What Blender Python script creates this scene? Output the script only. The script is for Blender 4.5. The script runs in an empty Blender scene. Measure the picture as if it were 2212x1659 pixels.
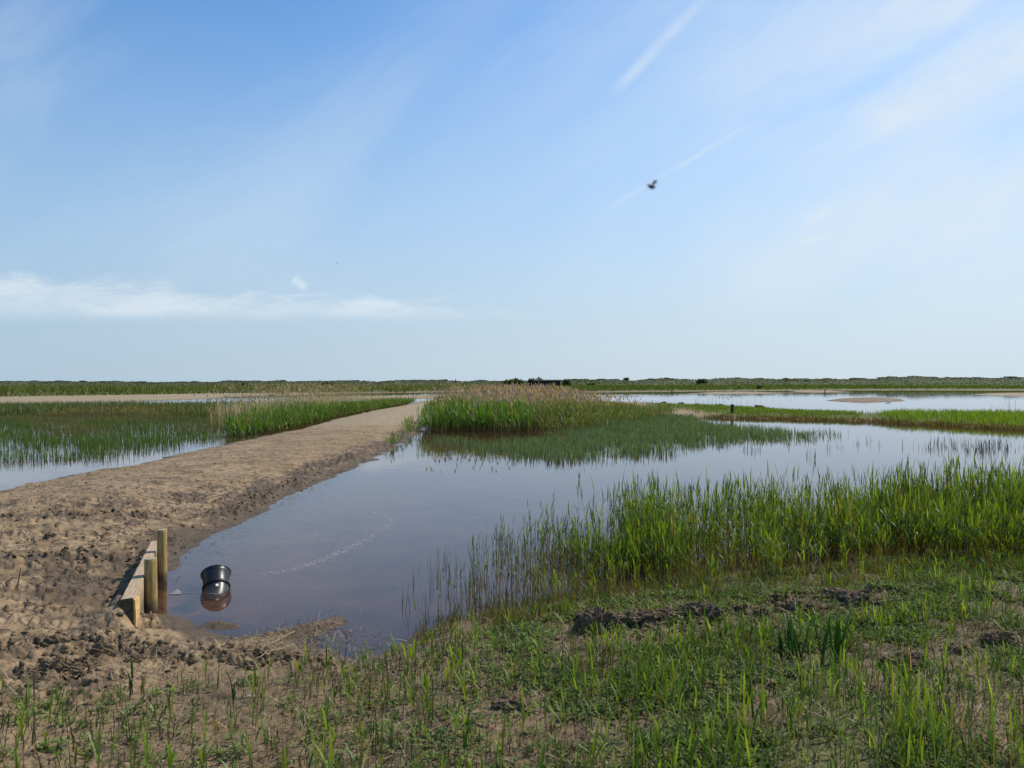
import bpy, bmesh, math, random
import numpy as np
from mathutils import Vector, Matrix, noise as mnoise

random.seed(7)
RNG = np.random.default_rng(11)
SC = bpy.context.scene
COL = SC.collection
R = math.radians
EYE = 2.0                      # camera height above the water, metres
FPX, CX, CY = 1640.0, 1106.0, 829.5
SUN_AZ, SUN_EL = R(58), R(48)  # azimuth measured from +Y towards +X


def W(u, v, z=0.0):
    d = (EYE - z) * FPX / (v - CY)
    return ((u - CX) / FPX * d, d)


def P(u, v, d):
    return Vector(((u - CX) / FPX * d, d, EYE + (CY - v) / FPX * d))


# ------------------------------------------------------------------ noise
def vnoise(x, y, seed=0):
    xi = np.floor(x).astype(np.int64); yi = np.floor(y).astype(np.int64)
    fx = x - xi; fy = y - yi
    fx = fx * fx * fx * (fx * (fx * 6 - 15) + 10); fy = fy * fy * fy * (fy * (fy * 6 - 15) + 10)

    def h(a, b):
        n = (a * 374761393 + b * 668265263 + seed * 974634521) & 0xFFFFFFFF
        n = ((n ^ (n >> 13)) * 1274126177) & 0xFFFFFFFF
        n = n ^ (n >> 16)
        return (n & 0xFFFF) / 65535.0
    a = h(xi, yi); b = h(xi + 1, yi); c = h(xi, yi + 1); d = h(xi + 1, yi + 1)
    return (a * (1 - fx) + b * fx) * (1 - fy) + (c * (1 - fx) + d * fx) * fy


def fbm(x, y, seed=0, octv=4, gain=0.5):
    s = np.zeros_like(x); amp = 1.0; tot = 0.0
    ca, sa = math.cos(0.6), math.sin(0.6)
    for o in range(octv):
        s += amp * vnoise(x, y, seed + o * 17); tot += amp; amp *= gain
        x, y = (x * ca - y * sa) * 2.03 + 5.3, (x * sa + y * ca) * 2.03 + 1.7
    return s / tot


def sstep(a, b, x):
    t = np.clip((x - a) / (b - a), 0, 1)
    return t * t * (3 - 2 * t)


def sdist(poly, x, y):
    """signed distance, positive inside"""
    poly = np.asarray(poly, float)
    d2 = np.full(x.shape, 1e18); inside = np.zeros(x.shape, bool)
    n = len(poly)
    for i in range(n):
        ax, ay = poly[i]; bx, by = poly[(i + 1) % n]
        ex, ey = bx - ax, by - ay
        t = np.clip(((x - ax) * ex + (y - ay) * ey) / (ex * ex + ey * ey + 1e-12), 0, 1)
        dx = x - (ax + t * ex); dy = y - (ay + t * ey)
        d2 = np.minimum(d2, dx * dx + dy * dy)
        if by != ay:
            c = ((ay > y) != (by > y)) & (x < (bx - ax) * (y - ay) / (by - ay) + ax)
            inside ^= c
    d = np.sqrt(d2)
    return np.where(inside, d, -d)


def worley(x, y, seed):
    xi = np.floor(x); yi = np.floor(y)
    f1 = np.full(x.shape, 9.0); f2 = np.full(x.shape, 9.0); idv = np.zeros(x.shape)
    for i in (-1, 0, 1):
        for j in (-1, 0, 1):
            cx = xi + i; cy = yi + j
            px = cx + vnoise(cx + 0.0, cy + 0.0, seed); py = cy + vnoise(cx + 0.0, cy + 0.0, seed + 5)
            d = np.hypot(px - x, py - y)
            f2 = np.minimum(f2, np.maximum(f1, d)); idv = np.where(d < f1, vnoise(cx + 0.0, cy + 0.0, seed + 9), idv); f1 = np.minimum(f1, d)
    return f1, f2, idv


def segdist(a, b, x, y):
    ex, ey = b[0] - a[0], b[1] - a[1]
    t = np.clip(((x - a[0]) * ex + (y - a[1]) * ey) / (ex * ex + ey * ey), 0, 1)
    return np.hypot(x - a[0] - t * ex, y - a[1] - t * ey)


# ------------------------------------------------------------------ materials
class NT:
    def __init__(s, tree):
        s.t = tree; s.n = tree.nodes; s.l = tree.links

    def node(s, typ, **kw):
        n = s.n.new(typ)
        for k, v in kw.items():
            setattr(n, k, v)
        return n

    def link(s, a, b):
        s.l.new(a, b)

    def put(s, sock, v):
        if isinstance(v, bpy.types.NodeSocket):
            s.l.new(v, sock)
        else:
            sock.default_value = v

    def m(s, op, a, b=None, c=None, clamp=False):
        n = s.n.new('ShaderNodeMath'); n.operation = op; n.use_clamp = clamp
        s.put(n.inputs[0], a)
        if b is not None: s.put(n.inputs[1], b)
        if c is not None: s.put(n.inputs[2], c)
        return n.outputs[0]

    def ss(s, a, b, x):
        n = s.n.new('ShaderNodeMapRange'); n.interpolation_type = 'SMOOTHSTEP'
        s.put(n.inputs[0], x); s.put(n.inputs[1], a); s.put(n.inputs[2], b)
        n.inputs[3].default_value = 0; n.inputs[4].default_value = 1
        return n.outputs[0]

    def mix(s, f, a, b):
        n = s.n.new('ShaderNodeMix'); n.data_type = 'RGBA'
        s.put(n.inputs[0], f); s.put(n.inputs[6], a); s.put(n.inputs[7], b)
        return n.outputs[2]

    def noise(s, vec, scale, detail=4, rough=0.5, dist=0.0):
        n = s.n.new('ShaderNodeTexNoise')
        if vec is not None: s.l.new(vec, n.inputs['Vector'])
        n.inputs['Scale'].default_value = scale; n.inputs['Detail'].default_value = detail
        n.inputs['Roughness'].default_value = rough; n.inputs['Distortion'].default_value = dist
        return n.outputs[0]

    def xyz(s, x, y, z):
        n = s.n.new('ShaderNodeCombineXYZ')
        for i, v in enumerate((x, y, z)): s.put(n.inputs[i], v)
        return n.outputs[0]


def new_mat(name):
    m = bpy.data.materials.new(name); m.use_nodes = True
    m.node_tree.nodes.clear()
    nt = NT(m.node_tree)
    out = nt.node('ShaderNodeOutputMaterial')
    return m, nt, out


def c4(c):
    return (c[0], c[1], c[2], 1.0)


def simple_mat(name, col, rough=0.6, var=0.25, scale=20, bump=0.0, spec=0.4, stretch=None, col2=None):
    m, nt, out = new_mat(name)
    p = nt.node('ShaderNodeBsdfPrincipled')
    tc = nt.node('ShaderNodeTexCoord')
    vec = tc.outputs['Object']
    if stretch:
        mp = nt.node('ShaderNodeMapping'); mp.inputs['Scale'].default_value = stretch
        nt.link(vec, mp.inputs[0]); vec = mp.outputs[0]
    n = nt.noise(vec, scale, 6, 0.6)
    f = nt.ss(0.3, 0.7, n)
    a = c4([x * (1 - var) for x in col]); b = c4(col2 or [min(1, x * (1 + var)) for x in col])
    nt.link(nt.mix(f, a, b), p.inputs['Base Color'])
    p.inputs['Roughness'].default_value = rough
    p.inputs['Specular IOR Level'].default_value = spec
    if bump:
        bp = nt.node('ShaderNodeBump'); bp.inputs['Strength'].default_value = bump; bp.inputs['Distance'].default_value = 0.01
        nt.link(n, bp.inputs['Height']); nt.link(bp.outputs[0], p.inputs['Normal'])
    nt.link(p.outputs[0], out.inputs[0])
    return m


def stained(m, z0, z1, col):
    nt = NT(m.node_tree); p = [n for n in nt.n if n.type == 'BSDF_PRINCIPLED'][0]
    src = p.inputs['Base Color'].links[0].from_socket
    g = nt.node('ShaderNodeNewGeometry'); sp = nt.node('ShaderNodeSeparateXYZ'); nt.link(g.outputs['Position'], sp.inputs[0])
    n = nt.noise(g.outputs['Position'], 14, 5, 0.6)
    f = nt.ss(z1, z0, nt.m('ADD', sp.outputs[2], nt.m('MULTIPLY', nt.m('SUBTRACT', n, 0.5), 0.22)))
    nt.link(nt.mix(nt.m('MULTIPLY', f, 0.85), src, c4(col)), p.inputs['Base Color'])
    return m


def leaf_mat(name, trans=0.35, rough=0.5, spec=0.3, attr='Col'):
    m, nt, out = new_mat(name)
    a = nt.node('ShaderNodeVertexColor'); a.layer_name = attr
    p = nt.node('ShaderNodeBsdfPrincipled'); p.inputs['Roughness'].default_value = rough
    p.inputs['Specular IOR Level'].default_value = spec
    nt.link(a.outputs[0], p.inputs['Base Color'])
    t = nt.node('ShaderNodeBsdfTranslucent')
    tint = nt.node('ShaderNodeMix'); tint.data_type = 'RGBA'; tint.blend_type = 'MULTIPLY'; tint.inputs[0].default_value = 1.0
    nt.link(a.outputs[0], tint.inputs[6]); tint.inputs[7].default_value = (1.9, 1.75, 0.45, 1)
    nt.link(tint.outputs[2], t.inputs[0])
    mx = nt.node('ShaderNodeMixShader'); mx.inputs[0].default_value = trans
    nt.link(p.outputs[0], mx.inputs[1]); nt.link(t.outputs[0], mx.inputs[2]); nt.link(mx.outputs[0], out.inputs[0])
    return m


# ------------------------------------------------------------------ object helpers
def tag(o, label=None, cat=None, group=None, kind=None):
    if label: o['label'] = label
    if cat: o['category'] = cat
    if group: o['group'] = group
    if kind: o['kind'] = kind
    return o


def link(name, me, mat=None, parent=None, loc=None):
    o = bpy.data.objects.new(name, me); COL.objects.link(o)
    if mat: me.materials.append(mat)
    if parent: o.parent = parent
    if loc is not None: o.location = loc
    return o


def empty(name, loc, rz=0.0):
    o = bpy.data.objects.new(name, None); COL.objects.link(o)
    o.location = loc; o.rotation_euler = (0, 0, rz); o.empty_display_size = 0.2
    return o


def copy_tree(o, parent=None):
    c = o.copy(); COL.objects.link(c)
    if parent: c.parent = parent
    for ch in list(o.children):
        copy_tree(ch, c)
    return c


def np_mesh(name, co, quads, colors=None, smooth=False, attr='Col'):
    me = bpy.data.meshes.new(name)
    n, f = len(co), len(quads)
    me.vertices.add(n); me.vertices.foreach_set('co', np.ascontiguousarray(co, np.float32).ravel())
    me.loops.add(f * 4); me.loops.foreach_set('vertex_index', np.ascontiguousarray(quads, np.int32).ravel())
    me.polygons.add(f); me.polygons.foreach_set('loop_start', np.arange(0, f * 4, 4, dtype=np.int32))
    if smooth: me.polygons.foreach_set('use_smooth', np.ones(f, bool))
    me.update(calc_edges=True)
    if colors is not None:
        a = me.color_attributes.new(attr, 'FLOAT_COLOR', 'POINT')
        if colors.shape[1] == 3: colors = np.hstack([colors, np.ones((n, 1))])
        a.data.foreach_set('color', np.ascontiguousarray(colors, np.float32).ravel())
    return me


def bm_mesh(name, bm, smooth=False):
    me = bpy.data.meshes.new(name); bm.normal_update(); bm.to_mesh(me); bm.free()
    if smooth:
        for p in me.polygons: p.use_smooth = True
    return me


def tube(bm, pts, rads, n=12, cap=True):
    """loft rings along pts; returns nothing"""
    pts = [Vector(p) for p in pts]; rings = []
    up = Vector((0, 0, 1))
    for i, p in enumerate(pts):
        t = (pts[min(i + 1, len(pts) - 1)] - pts[max(i - 1, 0)]).normalized()
        if t.length < 1e-6: t = up
        ref = Vector((1, 0, 0)) if abs(t.x) < 0.8 else Vector((0, 1, 0))
        a = t.cross(ref).normalized(); b = t.cross(a).normalized()
        rings.append([bm.verts.new(p + (a * math.cos(2 * math.pi * k / n) + b * math.sin(2 * math.pi * k / n)) * rads[i]) for k in range(n)])
    for r0, r1 in zip(rings, rings[1:]):
        for k in range(n):
            bm.faces.new((r0[k], r0[(k + 1) % n], r1[(k + 1) % n], r1[k]))
    if cap:
        bm.faces.new(rings[0]); bm.faces.new(rings[-1][::-1])


def box(bm, x0, x1, y0, y1, z0, z1, bevel=0.0):
    r = bmesh.ops.create_cube(bm, size=1.0)
    for v in r['verts']:
        v.co = Vector(((x0 + x1) / 2 + v.co.x * (x1 - x0), (y0 + y1) / 2 + v.co.y * (y1 - y0), (z0 + z1) / 2 + v.co.z * (z1 - z0)))
    if bevel:
        es = list({e for v in r['verts'] for e in v.link_edges})
        bmesh.ops.bevel(bm, geom=es, offset=bevel, segments=2, affect='EDGES')


class Ribbons:
    """collects bent, tapered leaf ribbons and thin stems into one mesh"""
    def __init__(s):
        s.co = []; s.q = []; s.c = []; s.n = 0

    def add(s, base, az, tilt, length, width, droop, cb, ct, segs=3, prof=None, twist=None):
        N = len(base)
        if N == 0: return None
        prof = np.array(prof if prof is not None else [0.65, 1.0, 0.75, 0.06][:segs + 1] if segs == 3 else np.linspace(1, 0.1, segs + 1))
        one = np.ones(N)
        az = az * one; tilt = tilt * one; length = length * one; width = width * one; droop = droop * one
        pos = np.array(base, float).copy()
        dirx, diry = np.cos(az), np.sin(az)
        sa = az + math.pi / 2 + (0 if twist is None else twist)
        side = np.stack([np.cos(sa), np.sin(sa), np.zeros(N)], 1)
        V = np.zeros((N, segs + 1, 2, 3)); C = np.zeros((N, segs + 1, 2, 3))
        for k in range(segs + 1):
            w = (width * prof[k] * 0.5)[:, None]
            V[:, k, 0] = pos - side * w; V[:, k, 1] = pos + side * w
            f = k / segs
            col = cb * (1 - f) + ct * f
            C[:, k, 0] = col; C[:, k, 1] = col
            tk = tilt + droop * (k + 0.5) / segs
            st = length / segs
            pos = pos + np.stack([dirx * np.sin(tk) * st, diry * np.sin(tk) * st, np.cos(tk) * st], 1)
        m = (segs + 1) * 2
        b = s.n + np.arange(N)[:, None, None] * m + np.arange(segs)[None, :, None] * 2
        q = np.concatenate([b, b + 1, b + 3, b + 2], axis=2)
        s.co.append(V.reshape(-1, 3)); s.c.append(C.reshape(-1, 3)); s.q.append(q.reshape(-1, 4)); s.n += N * m
        return pos

    def obj(s, name, mat):
        me = np_mesh(name, np.concatenate(s.co), np.concatenate(s.q), np.concatenate(s.c))
        return link(name, me, mat)


def U(a, b, n):
    return RNG.uniform(a, b, n)


def colvar(n, c, v=0.25, hue=0.1):
    c = np.array(c)
    k = 1 + U(-v, v, n)[:, None]
    h = 1 + RNG.uniform(-hue, hue, (n, 3))
    return np.clip(c[None] * k * h, 0, 1)


def scatter(poly, n):
    poly = np.asarray(poly, float)
    lo, hi = poly.min(0), poly.max(0)
    out = np.zeros((0, 2))
    while len(out) < n:
        p = RNG.uniform(lo, hi, (n * 2, 2))
        out = np.vstack([out, p[sdist(poly, p[:, 0], p[:, 1]) > 0]])
    return out[:n]


def parea(poly):
    p = np.asarray(poly); x, y = p[:, 0], p[:, 1]
    return abs(np.dot(x, np.roll(y, -1)) - np.dot(y, np.roll(x, -1))) / 2


# ------------------------------------------------------------------ the ground
BEAM_A, BEAM_M, BEAM_B = (-2.99, 6.0), (-3.447, 7.26), (-3.80, 8.23)      # line of the timber wall (right face)
LAND = [(-9.45, -10), (-9.45, 14), (-9.4, 25), (-9.3, 33), (-10, 45), (-10.3, 60), (-10, 75), (-10.5, 88), (-7.3, 84), (-7.0, 72),
        (-5.5, 50), (-4.2, 36), (-3.75, 31), (-3.8, 26), (-3.72, 22), (-3.78, 18.6), (-3.74, 16.8), (-4.0, 15.2), (-4.02, 13.4), (-3.9, 11.7), (-3.82, 10.4),
        (-3.92, 9.6), (-3.86, 8.95), (-3.66, 8.5), (-3.62, 8.15), (-3.82, 8.05), (-3.42, 6.95), (-3.25, 6.62), (-3.0, 6.6),
        (-2.78, 6.5), (-2.55, 6.2), (-2.17, 5.98), (-1.95, 6.07), (-1.52, 6.5), (-1.42, 6.33), (-1.66, 5.9), (-1.4, 5.62), (-1.12, 5.46), (-0.9, 5.72),
        (-0.76, 6.07), (-0.57, 6.36), (-0.27, 6.62), (0.19, 6.97), (0.62, 7.15), (1.34, 7.5), (2.44, 8.1), (3.6, 8.5), (4.9, 8.97), (6.3, 9.4),
        (12, 11), (30, 16), (60, 12), (60, -10)]
SPIT = [(4, 62), (6.4, 54), (8.7, 49), (13, 44.3), (15.7, 43.6), (18.9, 40.5), (20.6, 36.8), (22.2, 33.5), (25, 28), (45, 22), (60, 30), (45, 42),
        (31.4, 45.5), (24.5, 47.5), (20.2, 52), (18.7, 68), (14.4, 77), (8, 84), (3, 80)]


def wpoly(pts, z=0.0):
    return [W(u, v, z) for u, v in pts]


ISLE = wpoly([(1783, 866), (1815, 861), (1900, 859.3), (1945, 861.5), (1962, 866.5), (1900, 868.8), (1830, 868.0)])
SANDS = [wpoly([(1486, 850.5), (1560, 851.2), (1640, 851), (1723, 849), (1640, 847), (1520, 847.2)]),
         wpoly([(1700, 847.2), (1780, 847.8), (1846, 847), (1800, 844.5), (1720, 844)]),
         wpoly([(2100, 852), (2160, 855), (2300, 856), (2500, 856), (2500, 848), (2212, 848.3), (2140, 849)]),
         wpoly([(1230, 857.5), (1300, 858.5), (1350, 857.6), (1398, 856.3), (1340, 854.8), (1264, 854.2)]),
         wpoly([(-500, 880), (0, 872.5), (170, 870.5), (330, 866.5), (450, 861), (520, 857), (700, 853.3), (690, 850), (400, 850), (0, 858), (-500, 864)]),
         wpoly([(600, 861), (746, 863), (880, 862), (1000, 858), (1130, 856), (1130, 851), (1000, 853), (850, 855), (740, 856)])]
FAR = wpoly([(-900, 872), (-400, 864), (0, 860.5), (250, 856.5), (480, 852.5), (700, 850), (900, 848), (1000, 846), (1047, 843.5), (1130, 843), (1200, 846.5), (1260, 847.6), (1300, 847.5),
             (1400, 846), (1500, 845.3), (1620, 844.5), (1730, 843.3), (1850, 842.6), (2000, 842.2), (2212, 842.6), (2500, 843), (3200, 845)])
FAR = FAR + [(3000, 2500), (0, 4000), (-3000, 2500)]
FARPOOL = wpoly([(1040, 840.2), (1085, 840.6), (1135, 840), (1120, 837.4), (1060, 837.2)])
ISLET = [(-2.62, 6.42), (-2.3, 6.45), (-2.18, 6.24), (-2.4, 6.12), (-2.64, 6.2)]

DISTURBED = [((-4.3, 4.85), (-2.95, 5.55), 0.30), ((-3.3, 6.3), (-3.95, 8.6), 0.28), ((-6.2, 7.6), (-4.4, 8.2), 0.35), ((-8, 9.5), (-5, 10.5), 0.3), 
             ((-3.1, 5.6), (-2.2, 5.3), 0.25), ((-2.0, 5.35), (-1.2, 5.3), 0.2), ((-4.3, 4.6), (-2.6, 4.7), 0.3), ((-4.3, 11), (-4.2, 15), 0.3), ((-4.6, 17), (-4.2, 20), 0.4), ((-3.1, 6.42), (-2.3, 6.02), 0.17), ((-1.85, 5.95), (-1.5, 6.35), 0.12), ((-2.6, 6.3), (-2.25, 6.28), 0.15),
             ((0.55, 5.82), (1.2, 5.93), 0.13), ((1.3, 6.0), (1.95, 6.12), 0.10), ((2.3, 6.42), (3.35, 6.58), 0.13)]


def ground(x, y, full=False):
    x = np.asarray(x, float); y = np.asarray(y, float)
    r = np.hypot(x, y)
    wob = (fbm(x * 1.3, y * 1.3, 3, 4) - 0.5)
    wobf = (fbm(x * 0.05, y * 0.05, 5, 4) - 0.5)
    s1 = sdist(LAND, x, y)
    beam = segdist(BEAM_A, BEAM_B, x, y)
    nb = 1 - sstep(0.1, 0.5, beam)
    s1 = s1 + wob * 0.34 * (1 - nb) * np.clip(r / 9, 0.5, 2.2)
    bank = 1 - sstep(-4.2, -2.4, x + (y - 6) * 0.0)
    hmax = 0.17 + 0.10 * bank
    bl = math.hypot(BEAM_B[0] - BEAM_A[0], BEAM_B[1] - BEAM_A[1]); bx_, by_ = (BEAM_B[0] - BEAM_A[0]) / bl, (BEAM_B[1] - BEAM_A[1]) / bl
    b_al = (x - BEAM_A[0]) * bx_ + (y - BEAM_A[1]) * by_; b_pe = -(x - BEAM_A[0]) * by_ + (y - BEAM_A[1]) * bx_
    hb = 0.03 + 0.20 * sstep(-0.05, 0.1, b_pe)
    hb = hb * sstep(-0.25, 0.05, b_al) + 0.12 * (1 - sstep(-0.25, 0.05, b_al)) * (0.35 + 0.65 * sstep(-0.35, 0.1, b_pe))
    nb2 = 1 - sstep(0.15, 0.75, beam)
    hmax = hmax * (1 - nb2) + hb * nb2
    wid = (0.75 + 0.5 * bank) * (1 - nb) + 0.12 * nb
    z1 = np.where(s1 > 0, hmax * (1 - np.exp(-np.abs(s1) / wid)), np.maximum(s1 * (0.07 + nb * 0.6), -0.45))
    zi = np.where(sdist(ISLET, x, y) + wob * 0.25 > 0, 0.05, -0.5) if False else np.clip((sdist(ISLET, x, y) + wob * 0.4 - 0.05) * 0.35, -0.5, 0.03)
    s3 = sdist(SPIT, x, y) + wob * 1.2
    z3 = np.where(s3 > 0, 0.22 * (1 - np.exp(-np.abs(s3) / 1.2)), np.maximum(s3 * 0.15, -0.45))
    si = sdist(ISLE, x, y) + wobf * 2
    zi2 = np.where(si > 0, 0.45 * (1 - np.exp(-np.abs(si) / 5)), np.maximum(si * 0.1, -0.45))
    zs = np.full(x.shape, -0.45); sand = np.zeros(x.shape)
    for sp in SANDS:
        d = sdist(sp, x, y) + wobf * 4
        zs = np.maximum(zs, np.where(d > 0, 0.16 * (1 - np.exp(-np.abs(d) / 4)), np.maximum(d * 0.05, -0.45)))
        sand = np.maximum(sand, sstep(-1, 1, d))
    sf = sdist(FAR, x, y) + wobf * 14
    sfp = sdist(FARPOOL, x, y)
    zf = np.where(sf > 0, 0.5 * (1 - np.exp(-np.abs(sf) / 12)), np.maximum(sf * 0.04, -0.45))
    zf = np.where(sfp > -6, np.minimum(zf, np.maximum(-sfp * 0.06, -0.4)), zf)
    az = np.arctan2(x, y)
    # the dune ridge along the skyline
    dr = r * np.cos(az)
    ridge_d = 560 + 60 * (fbm(az * 6, az * 0 + 2.2, 31, 3) - 0.5) - az * 80
    rh = 4.2 + 2.2 * sstep(-0.1, 0.65, az) - 0.6 * sstep(0.1, 0.6, -az) + 2.6 * (fbm(az * 45, az * 0 + 7, 41, 5, 0.6) - 0.5)
    prof = sstep(-120, 0, dr - ridge_d) * (0.72 + 0.28 * (1 - sstep(10, 90, dr - ridge_d)))
    zd = rh * prof + 1.1 * (fbm(x * 0.03, y * 0.03, 77, 4) - 0.5) * sstep(-110, -40, dr - ridge_d)
    zf = np.where(sf > 0, np.maximum(zf, zd), zf)
    # detail on the mud
    dist = np.zeros(x.shape)
    for a, b, wd in DISTURBED:
        dist = np.maximum(dist, np.exp(-(segdist(a, b, x, y) / wd) ** 2))
    n1 = fbm(x * 2.2, y * 2.2, 9, 5, 0.55); n2 = fbm(x * 9, y * 9, 13, 4, 0.6); n3 = fbm(x * 22, y * 22, 19, 3, 0.6)
    clod = sstep(0.52, 0.68, fbm(x * 4.5, y * 5.5, 23, 4, 0.55))
    land = sstep(0.02, 0.3, s1)
    near = 1 - sstep(40, 70, r)
    cl2 = sstep(0.50, 0.60, fbm(x * 15, y * 18, 29, 3, 0.55)) * sstep(0.44, 0.60, fbm(x * 1.1, y * 2.4, 33, 4))
    w1, w2, _ = worley(x * 2.1 + 0.9 * n1 + 0.25 * n2, y * 3.0 + 0.9 * fbm(x * 2.2, y * 2.2, 10, 4) + 0.25 * n3, 71)
    c1, c2, cid = worley(x * 11 + 1.2 * n2, y * 12 + 1.2 * n3, 91)
    chunk = (cid - 0.25) * sstep(0.03, 0.22, c2 - c1)
    scat = sstep(0.57, 0.66, fbm(x * 1.9, y * 3.6, 97, 4)) * (1 - sstep(13, 22, r)) * bank
    groove = sstep(0.11 + 0.10 * n3, 0.01, w2 - w1) * sstep(0.38, 0.52, fbm(x * 0.9, y * 1.3, 73, 3))
    nearb = bank * (1 - sstep(11, 17, r))
    farb = sstep(11, 20, r)
    flat = 1 - 0.55 * bank * (1 - dist)
    det = -0.040 * groove * nearb * (1 - dist) + (n1 - 0.5) * 0.045 + (n2 - 0.5) * (0.026 * flat + 0.045 * dist) + (n3 - 0.5) * (0.008 * flat + 0.026 * dist) + nearb * (1 - dist) * sstep(0.44, 0.56, n1) * (np.minimum(np.abs(n2 - 0.5) * 5, 1.0) - 0.6) * 0.009 + clod * (0.014 * bank * (1 - 0.75 * farb) + 0.010) * (0.4 + n2) + cl2 * (0.018 * nearb + 0.008 * (1 - farb)) * (0.4 + n3) + dist * chunk * 0.075 + dist * (x > 0) * 0.03 + scat * (1 - dist) * np.maximum(chunk, 0) * 0.040
    # caterpillar tread marks pressed into the mud left of the timber wall
    tr = np.zeros(x.shape)
    for a, b in (((-5.8, 6.72), (-3.55, 6.85)), ((-5.6, 5.95), (-3.3, 5.80))):
        ex, ey = b[0] - a[0], b[1] - a[1]; L = math.hypot(ex, ey); ex /= L; ey /= L
        along = (x - a[0]) * ex + (y - a[1]) * ey; perp = -(x - a[0]) * ey + (y - a[1]) * ex
        mk = sstep(0.24, 0.18, np.abs(perp)) * sstep(0, 0.2, along) * sstep(L, L - 0.2, along) * (1 - dist) * sstep(0.25, 0.5, fbm(x * 1.7, y * 1.7, 55, 3) + 0.1)
        tr = np.maximum(tr, mk)
        det = det * (1 - 0.75 * mk) + mk * 0.017 * np.sin(2 * math.pi * (along + np.abs(perp) * 0.5) / 0.085)
    z1 = z1 + det * land * near * (1 - 0.8 * nb * (s1 < 0.25))
    z1 = z1 + (s1 < 0) * (n2 - 0.5) * 0.012 * near * (s1 > -1.5)
    z3 = z3 + (n1 - 0.5) * 0.12 * sstep(0.1, 1, s3)
    z = np.maximum.reduce([z1, zi + (n2 - 0.5) * 0.05 * (zi > -0.05), z3, zi2, zs, zf, np.full(x.shape, -0.45)])
    if not full:
        return z
    # colour masks of the ground: wet and darkened, green, sand, cracked
    wet = np.maximum(np.maximum(sstep(0.085, 0.0, z) * (1 - 0.8 * sstep(0.0, -0.04, z)), dist * (0.9 - 0.5 * sstep(0.1, 0.5, chunk))), 0)
    fr = sstep(-3.3, -1.4, x + 0.9 * (n1 - 0.5) - 0.5 * sstep(4.6, 5.4, y)) * (r < 30)
    wet = np.maximum(wet, 0.45 * cl2 * nearb); wet = np.maximum(wet, scat * (0.75 - 0.6 * sstep(0.1, 0.5, chunk))); wet = np.maximum(wet, 0.75 * groove * nearb); wet = np.maximum(wet, 0.5 * sstep(0.05, -0.1, sdist(ISLET, x, y) * -1) * (z > -0.02))  # lumps, grooves and gaps between chunks are darkened through this mask too
    wet = np.maximum(wet, 0.4 * clod * bank * (r < 16))
    wet = np.maximum(wet, 0.72 * sstep(1.15, 0.3, s1 + 1.6 * (n1 - 0.5)) * bank * (r < 35) * (x > -6))
    green = np.clip(fr * (0.15 + 0.6 * sstep(0.4, 0.6, fbm(x * 1.6, y * 1.6, 61, 4))) * (1 - dist) * (0.25 + 0.75 * sstep(-1.5, 1.5, x)), 0, 1) * (z > 0.02)
    gsp = sstep(0.0, 1.5, s3) * sstep(11, 14, x) * (r < 100)
    green = np.maximum(green, gsp * 0.9)
    farg = sstep(0, 8, sf)
    green = np.maximum(green, farg)
    sandm = np.maximum(sand * (1 - sstep(2, 20, sf)), sstep(31, 36, r + 6 * (n1 - 0.5)) * (s1 > 0) * bank)
    sandm = np.maximum(sandm, sstep(0, 1, s3) * (1 - sstep(11, 14, x)) * 0.8)
    
    wet = np.where((r > 70) & (z > 0), sstep(0.12, 0.0, z) * 0.8, wet)
    wet = np.maximum(wet, 0.55 * sstep(0, 1, si) * (0.6 + 0.4 * n1)); green = np.maximum(green, 0.35 * sstep(1, 3, si))
    crack = bank * (1 - dist) * (r < 30)
    litter = fr * (1 - 0.6 * dist) * (0.55 + 0.45 * sstep(0.4, 0.6, n1))
    return z, np.stack([wet, green, sandm, crack], 1), sstep(-100, -30, dr - ridge_d), litter


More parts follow.
